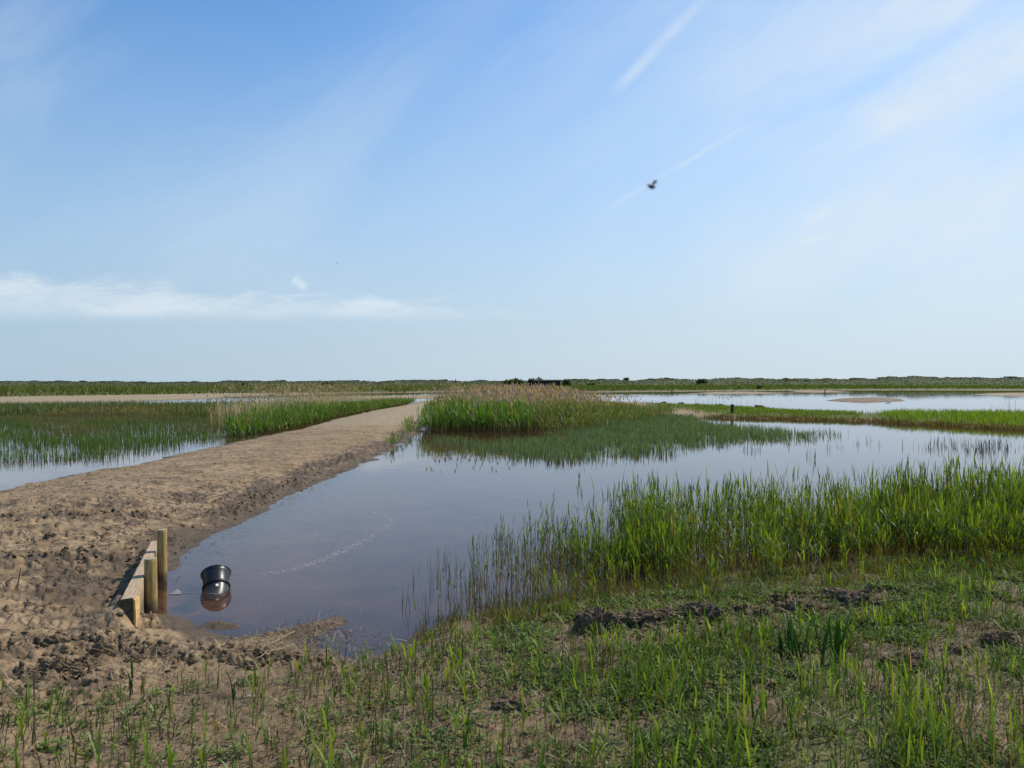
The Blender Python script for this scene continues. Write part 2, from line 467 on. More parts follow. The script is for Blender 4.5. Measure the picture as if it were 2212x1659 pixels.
def build_ground():
    th = np.concatenate([np.linspace(R(-112), R(-44), 50, endpoint=False), np.linspace(R(-44), R(44), 880, endpoint=False), np.linspace(R(44), R(112), 51)])
    v = np.arange(1790, 884, -2.0)
    rr = np.concatenate([np.linspace(0.6, 3.35, 26, endpoint=False), 3280 / (v - CY), np.geomspace(60.5, 3200, 190)])
    T, RR = np.meshgrid(th, rr)
    x = (RR * np.sin(T)).ravel(); y = (RR * np.cos(T)).ravel()
    z, mask, dune, litter = ground(x, y, True)
    nr, nc = len(rr), len(th)
    i = np.arange(nr - 1)[:, None] * nc + np.arange(nc - 1)[None]
    q = np.stack([i, i + 1, i + 1 + nc, i + nc], -1).reshape(-1, 4)[:, ::-1]
    me = np_mesh('ground', np.stack([x, y, z], 1), q, mask, True, 'Mask')
    ctr_r = np.hypot(x, y)[q[:, 0]]; flatf = (ctr_r < 0) & (mask[q[:, 0], 3] + (mask[q[:, 0], 0] > 0.5) > 0.3) & (z[q[:, 0]] > 0.03)
    me.polygons.foreach_set('use_smooth', ~flatf)
    a = me.attributes.new('dune', 'FLOAT', 'POINT'); a.data.foreach_set('value', dune.astype(np.float32))
    a = me.attributes.new('litter', 'FLOAT', 'POINT'); a.data.foreach_set('value', litter.astype(np.float32))
    m, nt, out = new_mat('mud_sand_and_turf')
    p = nt.node('ShaderNodeBsdfPrincipled')
    at = nt.node('ShaderNodeVertexColor'); at.layer_name = 'Mask'
    sp = nt.node('ShaderNodeSeparateColor'); nt.link(at.outputs[0], sp.inputs[0])
    wet, green, sand, crack = sp.outputs[0], sp.outputs[1], sp.outputs[2], at.outputs[1]
    du = nt.node('ShaderNodeAttribute'); du.attribute_name = 'dune'
    geo = nt.node('ShaderNodeNewGeometry'); pos = geo.outputs['Position']
    nA = nt.noise(pos, 1.1, 6, 0.6); nB = nt.noise(pos, 7, 6, 0.65); nC = nt.noise(pos, 45, 4, 0.6); nF = nt.noise(pos, 0.035, 8, 0.65)
    mud = nt.mix(nt.ss(0.35, 0.65, nA), (0.225, 0.152, 0.083, 1), (0.318, 0.221, 0.127, 1))
    mud = nt.mix(nt.ss(0.42, 0.7, nB), mud, (0.128, 0.085, 0.048, 1))
    mud = nt.mix(nt.m('MULTIPLY', nt.ss(0.5, 0.75, nC), 0.5), mud, (0.36, 0.285, 0.18, 1))
    li = nt.node('ShaderNodeAttribute'); li.attribute_name = 'litter'
    lit = nt.mix(nt.ss(0.35, 0.68, nB), (0.070, 0.050, 0.029, 1), (0.190, 0.138, 0.080, 1))
    lit = nt.mix(nt.m('MULTIPLY', nt.ss(0.55, 0.72, nC), 0.6), lit, (0.215, 0.165, 0.10, 1))
    mud = nt.mix(li.outputs['Fac'], mud, lit)
    wetc = nt.mix(nt.ss(0.35, 0.65, nB), (0.040, 0.029, 0.020, 1), (0.085, 0.062, 0.042, 1))
    mud = nt.mix(nt.m('MULTIPLY', nt.ss(0.15, 0.85, nt.m('ADD', wet, nt.m('MULTIPLY', nt.m('SUBTRACT', nB, 0.5), 0.8))), 0.85), mud, wetc)
    sandc = nt.mix(nt.ss(0.35, 0.65, nB), (0.235, 0.180, 0.108, 1), (0.325, 0.255, 0.160, 1))
    c = nt.mix(nt.m('MULTIPLY', sand, nt.m('SUBTRACT', 1.0, nt.m('MULTIPLY', wet, 0.6))), mud, sandc)
    turf = nt.mix(nt.ss(0.3, 0.7, nB), (0.055, 0.085, 0.022, 1), (0.12, 0.135, 0.045, 1))
    fart = nt.mix(nt.ss(0.42, 0.6, nF), (0.050, 0.066, 0.026, 1), (0.080, 0.082, 0.040, 1))
    fart = nt.mix(nt.m('MULTIPLY', nt.ss(0.55, 0.7, nt.noise(pos, 0.12, 5, 0.6)), 0.7), fart, (0.045, 0.052, 0.026, 1))
    turf = nt.mix(du.outputs['Fac'], turf, fart)
    g = nt.m('MULTIPLY', green, nt.ss(0.0, 0.35, nt.m('ADD', nt.m('SUBTRACT', nB, 0.55), nt.m('MULTIPLY', green, 0.6))))
    c = nt.mix(g, c, turf)
    # drying cracks
    vo = nt.node('ShaderNodeTexVoronoi'); vo.feature = 'DISTANCE_TO_EDGE'; vo.inputs['Scale'].default_value = 5.0
    wv = nt.node('ShaderNodeVectorMath'); wv.operation = 'ADD'
    nz = nt.node('ShaderNodeTexNoise'); nz.inputs['Scale'].default_value = 6; nt.link(pos, nz.inputs['Vector'])
    sc = nt.node('ShaderNodeVectorMath'); sc.operation = 'SCALE'; sc.inputs['Scale'].default_value = 0.14
    nt.link(nz.outputs['Color'], sc.inputs[0]); nt.link(pos, wv.inputs[0]); nt.link(sc.outputs[0], wv.inputs[1])
    nt.link(wv.outputs[0], vo.inputs['Vector'])
    cr = nt.m('MULTIPLY', nt.m('MULTIPLY', nt.ss(0.045, 0.008, vo.outputs['Distance']), crack), nt.ss(0.42, 0.56, nt.noise(pos, 1.7, 3, 0.5)))
    c = nt.mix(nt.m('MULTIPLY', cr, 0.85), c, (0.035, 0.026, 0.018, 1))
    nt.link(c, p.inputs['Base Color'])
    nt.link(nt.m('SUBTRACT', 0.95, nt.m('MULTIPLY', wet, 0.3)), p.inputs['Roughness'])
    p.inputs['Specular IOR Level'].default_value = 0.18
    bp = nt.node('ShaderNodeBump'); bp.inputs['Strength'].default_value = 0.8; bp.inputs['Distance'].default_value = 0.02
    hgt = nt.m('SUBTRACT', nt.m('ADD', nt.m('MULTIPLY', nB, 1.0), nt.m('MULTIPLY', nC, 0.45)), nt.m('MULTIPLY', cr, 0.9))
    nt.link(hgt, bp.inputs['Height']); nt.link(bp.outputs[0], p.inputs['Normal'])
    nt.link(p.outputs[0], out.inputs[0])
    o = link('ground', me, m)
    tag(o, 'brown mud bank, sandy spits and turf running back to low dunes', 'ground', kind='structure')
    return o


def gz(x, y):
    return float(ground(np.array([x]), np.array([y]))[0])


def gza(xy):
    return ground(xy[:, 0], xy[:, 1])


def on_ground(u, v, z0=0.12):
    z = z0
    for _ in range(4):
        x, y = W(u, v, z); z = max(gz(x, y), 0.0)
    return Vector((x, y, z))


def build_water():
    bm = bmesh.new()
    S = 2200
    vs = [bm.verts.new(c) for c in ((-S, -60, 0), (S, -60, 0), (S, 1500, 0), (-S, 1500, 0))]
    bm.faces.new(vs)
    m, nt, out = new_mat('still_brown_water')
    geo = nt.node('ShaderNodeNewGeometry'); pos = geo.outputs['Position']
    mp = nt.node('ShaderNodeMapping'); mp.inputs['Scale'].default_value = (1.0, 0.7, 1); nt.link(pos, mp.inputs[0])
    n1 = nt.noise(mp.outputs[0], 2.2, 3, 0.5)
    bp = nt.node('ShaderNodeBump'); bp.inputs['Strength'].default_value = 0.035; bp.inputs['Distance'].default_value = 0.05
    nt.link(n1, bp.inputs['Height'])
    fr = nt.node('ShaderNodeFresnel'); fr.inputs[0].default_value = 1.33; nt.link(bp.outputs[0], fr.inputs[1])
    gl = nt.node('ShaderNodeBsdfGlossy'); gl.inputs['Roughness'].default_value = 0.015; gl.inputs['Color'].default_value = (0.93, 0.93, 0.97, 1)
    nt.link(bp.outputs[0], gl.inputs['Normal'])
    di = nt.node('ShaderNodeBsdfDiffuse')
    silt = nt.mix(nt.ss(0.35, 0.65, nt.noise(pos, 0.9, 4, 0.6)), (0.050, 0.036, 0.031, 1), (0.080, 0.055, 0.043, 1))
    nt.link(silt, di.inputs[0])
    tr = nt.node('ShaderNodeBsdfTransparent'); tr.inputs[0].default_value = (0.74, 0.58, 0.48, 1)
    mx = nt.node('ShaderNodeMixShader'); mx.inputs[0].default_value = 0.36
    nt.link(tr.outputs[0], mx.inputs[1]); nt.link(di.outputs[0], mx.inputs[2])
    m2 = nt.node('ShaderNodeMixShader'); nt.link(fr.outputs[0], m2.inputs[0])
    nt.link(mx.outputs[0], m2.inputs[1]); nt.link(gl.outputs[0], m2.inputs[2]); nt.link(m2.outputs[0], out.inputs[0])
    o = link('water', bm_mesh('water', bm), m)
    tag(o, 'still brown shallow water reflecting the sky', 'water', kind='structure')


# ------------------------------------------------------------------ sky, sun, camera
def build_light():
    w = bpy.data.worlds.new('World'); SC.world = w; w.use_nodes = True
    w.node_tree.nodes.clear(); nt = NT(w.node_tree)
    out = nt.node('ShaderNodeOutputWorld'); bg = nt.node('ShaderNodeBackground')
    sky = nt.node('ShaderNodeTexSky'); sky.sky_type = 'NISHITA'; sky.sun_disc = False
    sky.sun_elevation = SUN_EL; sky.sun_rotation = SUN_AZ
    sky.altitude = 0; sky.air_density = 1.0; sky.dust_density = 0.25; sky.ozone_density = 3.0
    tc = nt.node('ShaderNodeTexCoord'); d = tc.outputs['Generated']
    sp = nt.node('ShaderNodeSeparateXYZ'); nt.link(d, sp.inputs[0])
    X, Y, Z = sp.outputs
    ys = nt.m('MAXIMUM', Y, 0.08)
    p = nt.m('DIVIDE', X, ys); q = nt.m('DIVIDE', Z, ys)
    front = nt.ss(0.1, 0.35, Y)

    def lin(a, b):           # a*p + b*q
        return nt.m('ADD', nt.m('MULTIPLY', p, a), nt.m('MULTIPLY', q, b))

    def UV(u, v): return ((u - CX) / FPX, (CY - v) / FPX)
    # low band of cloud on the left
    vec = nt.xyz(nt.m('MULTIPLY', p, 9.0), nt.m('MULTIPLY', q, 34.0), 0.0)
    nb = nt.noise(vec, 1.0, 8, 0.58, 0.25)
    top = nt.m('SUBTRACT', 0.097, nt.m('MULTIPLY', p, 0.070))
    wob = nt.m('MULTIPLY', nt.m('SUBTRACT', nb, 0.40), 0.10)
    tq = nt.m('ADD', nt.m('SUBTRACT', top, q), wob)
    band = nt.m('MULTIPLY', nt.ss(0.0, 0.028, tq), nt.ss(0.078, 0.1, q))
    band = nt.m('MULTIPLY', band, nt.m('SUBTRACT', 1.0, nt.ss(-0.2, 0.12, p)))
    band = nt.m('MULTIPLY', band, nt.m('MULTIPLY', front, nt.m('ADD', 0.32, nt.m('MULTIPLY', nt.ss(0.35, 0.68, nb), 0.45))))
    # cirrus veil growing to the right
    ca, sa = math.cos(R(33)), math.sin(R(33))
    along = lin(ca, sa); perp = lin(-sa, ca)
    nv = nt.noise(nt.xyz(nt.m('MULTIPLY', along, 1.3), nt.m('MULTIPLY', perp, 4.2), 3.0), 1.0, 7, 0.55, 0.35)
    nw = nt.noise(nt.xyz(nt.m('MULTIPLY', along, 0.8), nt.m('MULTIPLY', perp, 1.6), 8.0), 1.0, 4, 0.5, 0.2)
    gate = nt.ss(-0.35, 0.75, nt.m('ADD', p, nt.m('MULTIPLY', nt.m('SUBTRACT', nw, 0.5), 0.9)))
    veil = nt.m('MULTIPLY', gate, nt.m('ADD', 0.28, nt.m('MULTIPLY', nt.ss(0.36, 0.70, nv), 0.68)))
    wl = nt.m('MULTIPLY', nt.ss(0.44, 0.70, nv), 0.22)
    veil = nt.m('MULTIPLY', nt.m('MAXIMUM', veil, wl), nt.m('MULTIPLY', front, nt.ss(0.0, 0.2, q)))

    def trail(a, b, wid, amt, ns):
        (ax, ay), (bx, by) = UV(*a), UV(*b)
        L = math.hypot(bx - ax, by - ay); ex, ey = (bx - ax) / L, (by - ay) / L
        al = nt.m('SUBTRACT', lin(ex, ey), ax * ex + ay * ey)
        pe = nt.m('SUBTRACT', lin(-ey, ex), -ax * ey + ay * ex)
        n = nt.noise(nt.xyz(nt.m('MULTIPLY', al, ns), nt.m('MULTIPLY', pe, ns * 3), 1.7), 1.0, 6, 0.6, 0.3)
        pe = nt.m('ABSOLUTE', nt.m('ADD', pe, nt.m('MULTIPLY', nt.m('SUBTRACT', n, 0.5), wid * 1.3)))
        mk = nt.m('MULTIPLY', nt.ss(wid, 0.0, pe), nt.m('MULTIPLY', nt.ss(0, L * 0.18, al), nt.ss(L * 1.02, L * 0.75, al)))
        return nt.m('MULTIPLY', mk, nt.m('MULTIPLY', front, nt.m('MULTIPLY', nt.ss(0.1, 0.62, n), amt)))
    f = band
    for t in (veil, trail((1310, 215), (1590, -70), 0.012, 0.5, 9), trail((1290, 465), (1640, 255), 0.006, 0.30, 22), trail((1840, 300), (2290, 40), 0.05, 0.75, 7),
              trail((1725, 525), (1815, 500), 0.006, 0.6, 20), trail((1735, 485), (1810, 445), 0.012, 0.5, 16), trail((630, 600), (665, 625), 0.009, 0.7, 25), trail((1550, 640), (2260, 400), 0.06, 0.4, 6)):
        f = nt.m('SUBTRACT', nt.m('ADD', f, t), nt.m('MULTIPLY', f, t))
    skyc = nt.node('ShaderNodeMix'); skyc.data_type = 'RGBA'
    gain = nt.node('ShaderNodeMix'); gain.data_type = 'RGBA'; gain.blend_type = 'MULTIPLY'; gain.inputs[0].default_value = 1.0
    nt.link(sky.outputs[0], gain.inputs[6]); gain.inputs[7].default_value = (0.72, 1.04, 1.20, 1)
    low = nt.m('MULTIPLY', nt.ss(0.50, 0.0, Z), nt.m('ADD', 0.35, nt.m('MULTIPLY', nt.ss(-0.4, 0.5, Y), 0.58)))          # pale marine haze low in the sky, thinned behind the camera to cut fill
    hzc = nt.mix(nt.ss(-0.75, 0.55, p), (2.95, 3.80, 4.75, 1), (4.15, 4.80, 5.45, 1))
    hz = nt.mix(low, gain.outputs[2], hzc)
    col = nt.mix(f, hz, (5.1, 5.75, 6.25, 1))
    nt.link(col, bg.inputs[0]); bg.inputs[1].default_value = 0.145
    nt.link(bg.outputs[0], out.inputs[0])
    L = bpy.data.lights.new('sun', 'SUN'); L.energy = 4.7; L.angle = R(0.5); L.color = (1.0, 0.93, 0.83)
    o = bpy.data.objects.new('sun', L); COL.objects.link(o)
    S = Vector((math.sin(SUN_AZ) * math.cos(SUN_EL), math.cos(SUN_AZ) * math.cos(SUN_EL), math.sin(SUN_EL)))
    o.rotation_euler = S.to_track_quat('Z', 'Y').to_euler(); o.location = S * 60
    cam = bpy.data.cameras.new('camera'); co = bpy.data.objects.new('camera', cam); COL.objects.link(co)
    cam.sensor_width = 36; cam.lens = 36 * FPX / 2212.0; cam.clip_start = 0.05; cam.clip_end = 6000
    cam.dof.use_dof = True; cam.dof.focus_distance = 14; cam.dof.aperture_fstop = 9
    co.location = (0, 0, EYE); co.rotation_euler = (R(90), 0, 0)
    SC.camera = co
    SC.view_settings.view_transform = 'Standard'; SC.view_settings.look = 'None'; SC.view_settings.exposure = 0.0; SC.view_settings.gamma = 1.0
    SC.render.engine = 'CYCLES'
    SC.cycles.use_denoising = True
    SC.cycles.max_bounces = 6; SC.cycles.transparent_max_bounces = 12
    SC.cycles.sample_clamp_indirect = 6


# ------------------------------------------------------------------ plants
G_BRIGHT = (0.115, 0.215, 0.022); G_MID = (0.075, 0.145, 0.022); G_DARK = (0.040, 0.085, 0.020); G_BLUE = (0.062, 0.115, 0.048)
STRAW = (0.42, 0.33, 0.20); STEMB = (0.085, 0.062, 0.035)


def reeds(rb, xy, h, leaf_w, leaf_l, nleaf, stem_r, cg, dead=0.0, base_col=STEMB, tops=True, lean=0.12, zb=None, first=0.35):
    """young reed shoots: a stem with leaves set alternately up it"""
    n = len(xy)
    if n == 0: return
    z = np.maximum(gza(xy), -0.3) if zb is None else zb
    base = np.column_stack([xy, z - 0.01])
    az = U(0, 2 * math.pi, n); ln = np.abs(RNG.normal(0, lean, n)); dr = np.abs(RNG.normal(0, 0.1, n))
    isd = RNG.random(n) < dead
    g = colvar(n, cg, 0.3, 0.12); g[isd] = colvar(int(isd.sum()), (0.20, 0.15, 0.09), 0.35, 0.08)
    b = colvar(n, base_col, 0.35, 0.1)
    # stem as ribbon facing roughly the viewer side with random twist
    rb.add(base, az, ln, h, stem_r * 2 * U(0.8, 1.2, n), dr, b, (b + g) / 2, 2, [1, 0.85, 0.4], twist=U(0, 3.1, n))
    for k in range(nleaf):
        f = first + (1 - first) * (k + U(0.0, 0.9, n)) / nleaf
        f = np.clip(f, 0.05, 0.98)
        st = ln + dr * f * 0.6
        p = base + np.stack([np.cos(az) * np.sin(st) * h * f, np.sin(az) * np.sin(st) * h * f, np.cos(st) * h * f], 1)
        la = U(0, 2 * math.pi, n)
        up = f > 0.8
        tilt = np.where(up, U(0.02, 0.25, n), U(0.12, 0.6, n)); droop = np.where(up, U(0.0, 0.35, n), U(0.15, 0.9, n))
        L = leaf_l * U(0.6, 1.25, n) * (0.75 + 0.35 * (1 - np.abs(f - 0.6)))
        cl = g * (1 + U(-0.22, 0.22, n))[:, None]
        ok = RNG.random(n) < 0.9
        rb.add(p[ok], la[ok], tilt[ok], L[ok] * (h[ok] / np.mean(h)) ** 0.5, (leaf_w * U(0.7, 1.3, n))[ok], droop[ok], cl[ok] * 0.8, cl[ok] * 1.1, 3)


def spikes(rb, xy, h, w, c0, c1, zb, segs=2, lean=0.08, per=1):
    n = len(xy)
    for k in range(per):
        base = np.column_stack([xy + (RNG.normal(0, 0.02, (n, 2)) if per > 1 else 0), zb])
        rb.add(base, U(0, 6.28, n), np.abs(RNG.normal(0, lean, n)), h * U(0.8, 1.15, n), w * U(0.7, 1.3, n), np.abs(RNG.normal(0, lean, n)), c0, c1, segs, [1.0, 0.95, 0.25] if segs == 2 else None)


CLOD_SPOTS = [(1290, 1360), (1385, 1345), (1450, 1340), (1515, 1330), (1590, 1332), (1645, 1335), (1735, 1305), (1825, 1305), (1915, 1298), (2165, 1395), (2080, 1408), (1965, 1445), (1110, 1530), (1712, 1425), (1795, 1428)]


def clod_clear(x, y):
    k = np.zeros(x.shape)
    for u, v in CLOD_SPOTS:
        a, b = W(u, v + 12, 0.12)
        k = np.maximum(k, np.exp(-(((x - a) / 0.24) ** 2 + ((y - b + 0.1) / 0.30) ** 2)))
    return 1 - 0.93 * np.clip(k * 1.5, 0, 1)


def build_plants(mats):
    LM, DM = mats['leaf'], mats['dry']
    # --- reeds standing in the shallows on the right
    rb = Ribbons()
    Z1 = wpoly([(870, 1345), (850, 1290), (880, 1215), (1000, 1185), (1080, 1165), (1250, 1138), (1600, 1130), (1900, 1118), (2300, 1108), (2600, 1110), (2600, 1270), (2212, 1250), (1900, 1275), (1600, 1296), (1300, 1322), (1040, 1355), (940, 1375)], 0.0)
    n = int(parea(Z1) * 450)
    xy = scatter(Z1, n)
    u = CX + FPX * xy[:, 0] / xy[:, 1]; v = CY + 2 * FPX / xy[:, 1]
    dens = 0.36 + 0.64 * sstep(900, 1420, u - (v - 1160) * 0.5)
    dens *= 0.10 + 0.90 * sstep(0.38, 0.62, fbm(xy[:, 0] * 1.9, xy[:, 1] * 1.9, 201, 3))
    dens *= 1 - 0.72 * np.exp(-((u - 1600) / 60) ** 2 - ((v - 1200) / 40) ** 2)
    dens *= sstep(0.0, 0.9, sdist(Z1, xy[:, 0], xy[:, 1]) + (fbm(xy[:, 0] * 2.2, xy[:, 1] * 2.2, 207, 3) - 0.35) * 1.1)
    dens *= (0.45 + 0.55 * sstep(1120, 1330, u - (v - 1160) * 0.4)) * (0.12 + 0.88 * sstep(855, 960, u + (fbm(xy[:, 0] * 1.7, xy[:, 1] * 1.7, 209, 3) - 0.5) * 200))
    xy = xy[RNG.random(n) < dens]
    n = len(xy)
    u = CX + FPX * xy[:, 0] / xy[:, 1]
    tall = 0.24 + 0.34 * sstep(6.8, 10.3, xy[:, 1]) + 0.14 * sstep(1100, 1900, u)
    h = tall * U(0.5, 1.15, n) * (0.55 + 0.9 * fbm(xy[:, 0] * 1.3, xy[:, 1] * 1.3, 205, 3))
    left = u + RNG.normal(0, 90, n) < 1215
    a = ~left & (RNG.random(n) < 0.55); b = ~left & ~a
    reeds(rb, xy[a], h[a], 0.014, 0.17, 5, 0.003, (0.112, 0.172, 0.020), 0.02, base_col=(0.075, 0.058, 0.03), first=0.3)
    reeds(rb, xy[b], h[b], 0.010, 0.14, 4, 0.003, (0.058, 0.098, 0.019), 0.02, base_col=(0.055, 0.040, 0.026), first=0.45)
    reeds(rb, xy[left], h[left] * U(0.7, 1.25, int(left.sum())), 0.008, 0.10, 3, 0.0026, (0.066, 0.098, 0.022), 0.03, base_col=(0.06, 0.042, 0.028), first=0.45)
    # taller shoots standing above the rest
    m = scatter(Z1, 900); uu = CX + FPX * m[:, 0] / m[:, 1]
    m = m[(uu > 1240) & (m[:, 1] > 8.2)][:230]
    reeds(rb, m, 0.76 * U(0.8, 1.25, len(m)), 0.012, 0.2, 6, 0.003, G_MID, 0.02, first=0.4)
    # broken stubble in the water between them
    s = scatter(Z1, 12000); uu = CX + FPX * s[:, 0] / s[:, 1]; vv = CY + 2 * FPX / s[:, 1]
    s = s[RNG.random(len(s)) < (0.12 + 0.6 * sstep(860, 1250, uu)) * sstep(1120, 1200, vv)]
    spikes(rb, s, U(0.08, 0.3, len(s)), 0.005, colvar(len(s), (0.06, 0.045, 0.028), 0.3), colvar(len(s), (0.11, 0.10, 0.045), 0.4), np.maximum(gza(s), -0.1), 2, 0.15)
    tag(rb.obj('reed_bed', LM), 'fresh green reeds standing in the shallow water on the right', 'reed bed', kind='stuff')

    # --- low tufts and moss at the near water's edge
    rb = Ribbons()
    Zt = wpoly([(870, 1370), (880, 1300), (1000, 1300), (1300, 1275), (1700, 1245), (2300, 1200), (2400, 1270), (1900, 1300), (1400, 1345), (1050, 1385), (950, 1390)], 0.05)
    n = 15000; xy = scatter(Zt, n)
    xy = xy[sstep(0.42, 0.56, fbm(xy[:, 0] * 3, xy[:, 1] * 3, 222, 3)) * 0.9 + 0.1 > RNG.random(n)]; uu = CX + FPX * xy[:, 0] / xy[:, 1]; xy = xy[RNG.random(len(xy)) < clod_clear(xy[:, 0], xy[:, 1]) * sstep(850, 1040, uu + (fbm(xy[:, 0] * 2.6, xy[:, 1] * 2.6, 224, 3) - 0.5) * 240)]; n = len(xy)
    uu = CX + FPX * xy[:, 0] / xy[:, 1]
    gcol = np.where((RNG.random(n) < 0.35 + 0.4 * sstep(1350, 950, uu))[:, None], colvar(n, (0.105, 0.075, 0.042), 0.4), colvar(n, (0.075, 0.125, 0.022), 0.35))
    spikes(rb, xy, U(0.04, 0.15, n), 0.006, gcol * 0.7, gcol, np.maximum(gza(xy), -0.03), 2, 0.4)
    tag(rb.obj('shore_grass', LM), 'low tufts of dark grass along the near water edge', 'grass', kind='stuff')

    # --- shoots over the foreground turf
    rb = Ribbons()
    Zf = [(-3.4, 3.2), (-3.2, 4.2), (-1.9, 4.75), (-0.9, 5.35), (-0.2, 6.2), (1.2, 6.9), (2.6, 7.6), (5, 8.4), (6.5, 8.6), (6, 6), (4.2, 3.2)]
    n = int(parea(Zf) * 700); xy = scatter(Zf, n)
    x, y = xy[:, 0], xy[:, 1]
    dens = (0.06 + 0.62 * sstep(-2.0, 1.0, x)) * (0.25 + 0.75 * sstep(0.40, 0.6, fbm(x * 1.5, y * 1.5, 231, 3)))
    dens *= 1 - 0.55 * sstep(5.4, 6.4, y) * (x < 2.4)
    dens = np.maximum(dens, 0.6 * np.exp(-((x - 3.35) / 0.7) ** 2 - ((y - 5.9) / 0.35) ** 2))
    dens = np.maximum(dens, 0.17 * sstep(4.25, 3.7, y) * sstep(-3, -2.6, x))
    dens *= clod_clear(x, y) * (0.35 + 0.65 * sstep(5.9, 5.0, y) + 0.5 * np.exp(-((x - 3.35) / 0.8) ** 2 - ((y - 5.9) / 0.4) ** 2))
    xy = xy[RNG.random(n) < dens * 0.78]; n = len(xy); x, y = xy[:, 0], xy[:, 1]
    h = U(0.08, 0.25, n) * (0.75 + 0.5 * sstep(4.6, 3.6, y)) * (0.8 + 0.45 * sstep(0.5, 2.5, x) * sstep(5.6, 4.2, y))
    sel = RNG.random(n) < 0.42
    reeds(rb, xy[sel], h[sel], 0.0095, 0.13, 3, 0.0028, (0.125, 0.195, 0.022), 0.015, base_col=(0.06, 0.06, 0.025), first=0.35, lean=0.1)
    reeds(rb, xy[~sel], h[~sel] * 1.05, 0.007, 0.10, 2, 0.0026, G_DARK, 0.03, base_col=(0.05, 0.034, 0.024), first=0.5, lean=0.12)
    tag(rb.obj('reed_shoots', LM), 'scattered young green reed shoots growing over the foreground turf', 'reeds', kind='stuff')

    # --- creeping herbs
    rb = Ribbons()
    n = 34000; xy = scatter(Zf, n); x, y = xy[:, 0], xy[:, 1]
    dens = (0.12 + 0.88 * sstep(-1.0, 1.8, x)) * sstep(0.38, 0.54, fbm(x * 1.8, y * 1.8, 241, 4)) * np.clip(clod_clear(x, y) + 0.15, 0, 1)
    xy = xy[RNG.random(n) < dens]; n = len(xy)
    z = gza(xy)
    cc = colvar(n, (0.140, 0.190, 0.058), 0.4)
    for k in range(8):
        base = np.column_stack([xy + RNG.normal(0, 0.022, (n, 2)), z + U(0.0, 0.03, n)])
        cl = cc * (1 + U(-0.25, 0.25, n))[:, None]
        rb.add(base, U(0, 6.28, n), U(0.5, 1.35, n), U(0.02, 0.05, n), U(0.009, 0.018, n), U(0.1, 0.7, n), cl * 0.85, cl, 2, [0.4, 1.0, 0.2])
    tag(rb.obj('creeping_herbs', mats['farleaf']), 'low creeping pale green leaves carpeting the foreground turf', 'ground cover', kind='stuff')

    # --- straw litter lying on the mud and turf
    rb = Ribbons()
    Zl = [(-3.6, 3.2), (-3.4, 4.4), (-2.9, 5.7), (-2.1, 5.9), (-1.5, 6.35), (-0.8, 5.9), (0, 6.7), (1.5, 7.3), (5, 8.6), (6, 6), (4.2, 3.2)]
    n = 42000; xy = scatter(Zl, n); x, y = xy[:, 0], xy[:, 1]
    dens = (0.25 + 0.5 * sstep(0.45, 0.6, fbm(x * 2.1, y * 2.1, 251, 3))) * (1 - 0.45 * sstep(1, 3.5, x))
    heap = 0.8 * np.exp(-segdist((-1.9, 5.75), (-1.5, 6.35), x, y) ** 2 / 0.03) + 0.6 * np.exp(-segdist((-3.2, 6.55), (-2.6, 6.2), x, y) ** 2 / 0.04) + np.exp(-segdist((-2.3, 5.25), (-1.5, 5.75), x, y) ** 2 / 0.05) + np.exp(-segdist((0.0, 5.1), (0.55, 5.0), x, y) ** 2 / 0.05)
    xy = xy[RNG.random(n) < np.clip(dens + heap, 0, 1)]; n = len(xy)
    base = np.column_stack([xy, gza(xy) + U(0.004, 0.03, n)])
    kk = (RNG.random(n) < 0.5)[:, None]
    LC = colvar(n, (0.085, 0.062, 0.038), 0.5) * kk + colvar(n, (0.29, 0.22, 0.13), 0.5) * ~kk
    rb.add(base, U(0, 6.28, n), U(1.0, 1.62, n), U(0.015, 0.04, n) + 0.11 * RNG.random(n) ** 5, U(0.0025, 0.006, n), U(-0.3, 0.3, n), LC, LC * 1.1, 2, [1, 1, 0.6])
    # wisps along the bank's waterline
    n = 900; t = U(6.8, 24, n); xx = -3.95 + RNG.normal(0, 0.22, n); xy = np.column_stack([xx, t])
    base = np.column_stack([xy, np.maximum(gza(xy), 0) + 0.008])
    rb.add(base, U(0, 6.28, n), U(1.3, 1.62, n), U(0.05, 0.22, n), U(0.004, 0.008, n), 0.0, colvar(n, (0.26, 0.19, 0.11), 0.4), colvar(n, (0.26, 0.19, 0.11), 0.4), 2, [1, 1, 0.6])
    # longer bent blades and fallen leaves, green and dead
    n = 7000; xy = scatter(Zf, n); xy = xy[RNG.random(n) < 0.25 + 0.6 * sstep(-1, 1.5, xy[:, 0])]; n = len(xy)
    base = np.column_stack([xy, gza(xy) + U(0.0, 0.02, n)])
    kk = (RNG.random(n) < 0.45)[:, None]
    LC = colvar(n, (0.30, 0.235, 0.14), 0.4) * kk + colvar(n, (0.105, 0.140, 0.030), 0.4) * ~kk
    rb.add(base, U(0, 6.28, n), U(0.4, 1.3, n), U(0.06, 0.2, n), U(0.004, 0.009, n), U(0.2, 1.3, n), LC * 0.85, LC, 3, [0.7, 1, 0.7, 0.1])
    # upright broken stalks
    n = 9000; xy = scatter(Zf, n)
    spikes(rb, xy, U(0.02, 0.11, n), 0.005, colvar(n, (0.060, 0.042, 0.028), 0.4), colvar(n, (0.15, 0.115, 0.065), 0.6), gza(xy), 2, 0.25)
    tag(rb.obj('straw_litter', DM), 'bits of dry straw and broken stalk strewn on the near mud', 'straw', kind='stuff')

    # --- short dull green water plants in the middle of the pool
    rb = Ribbons()
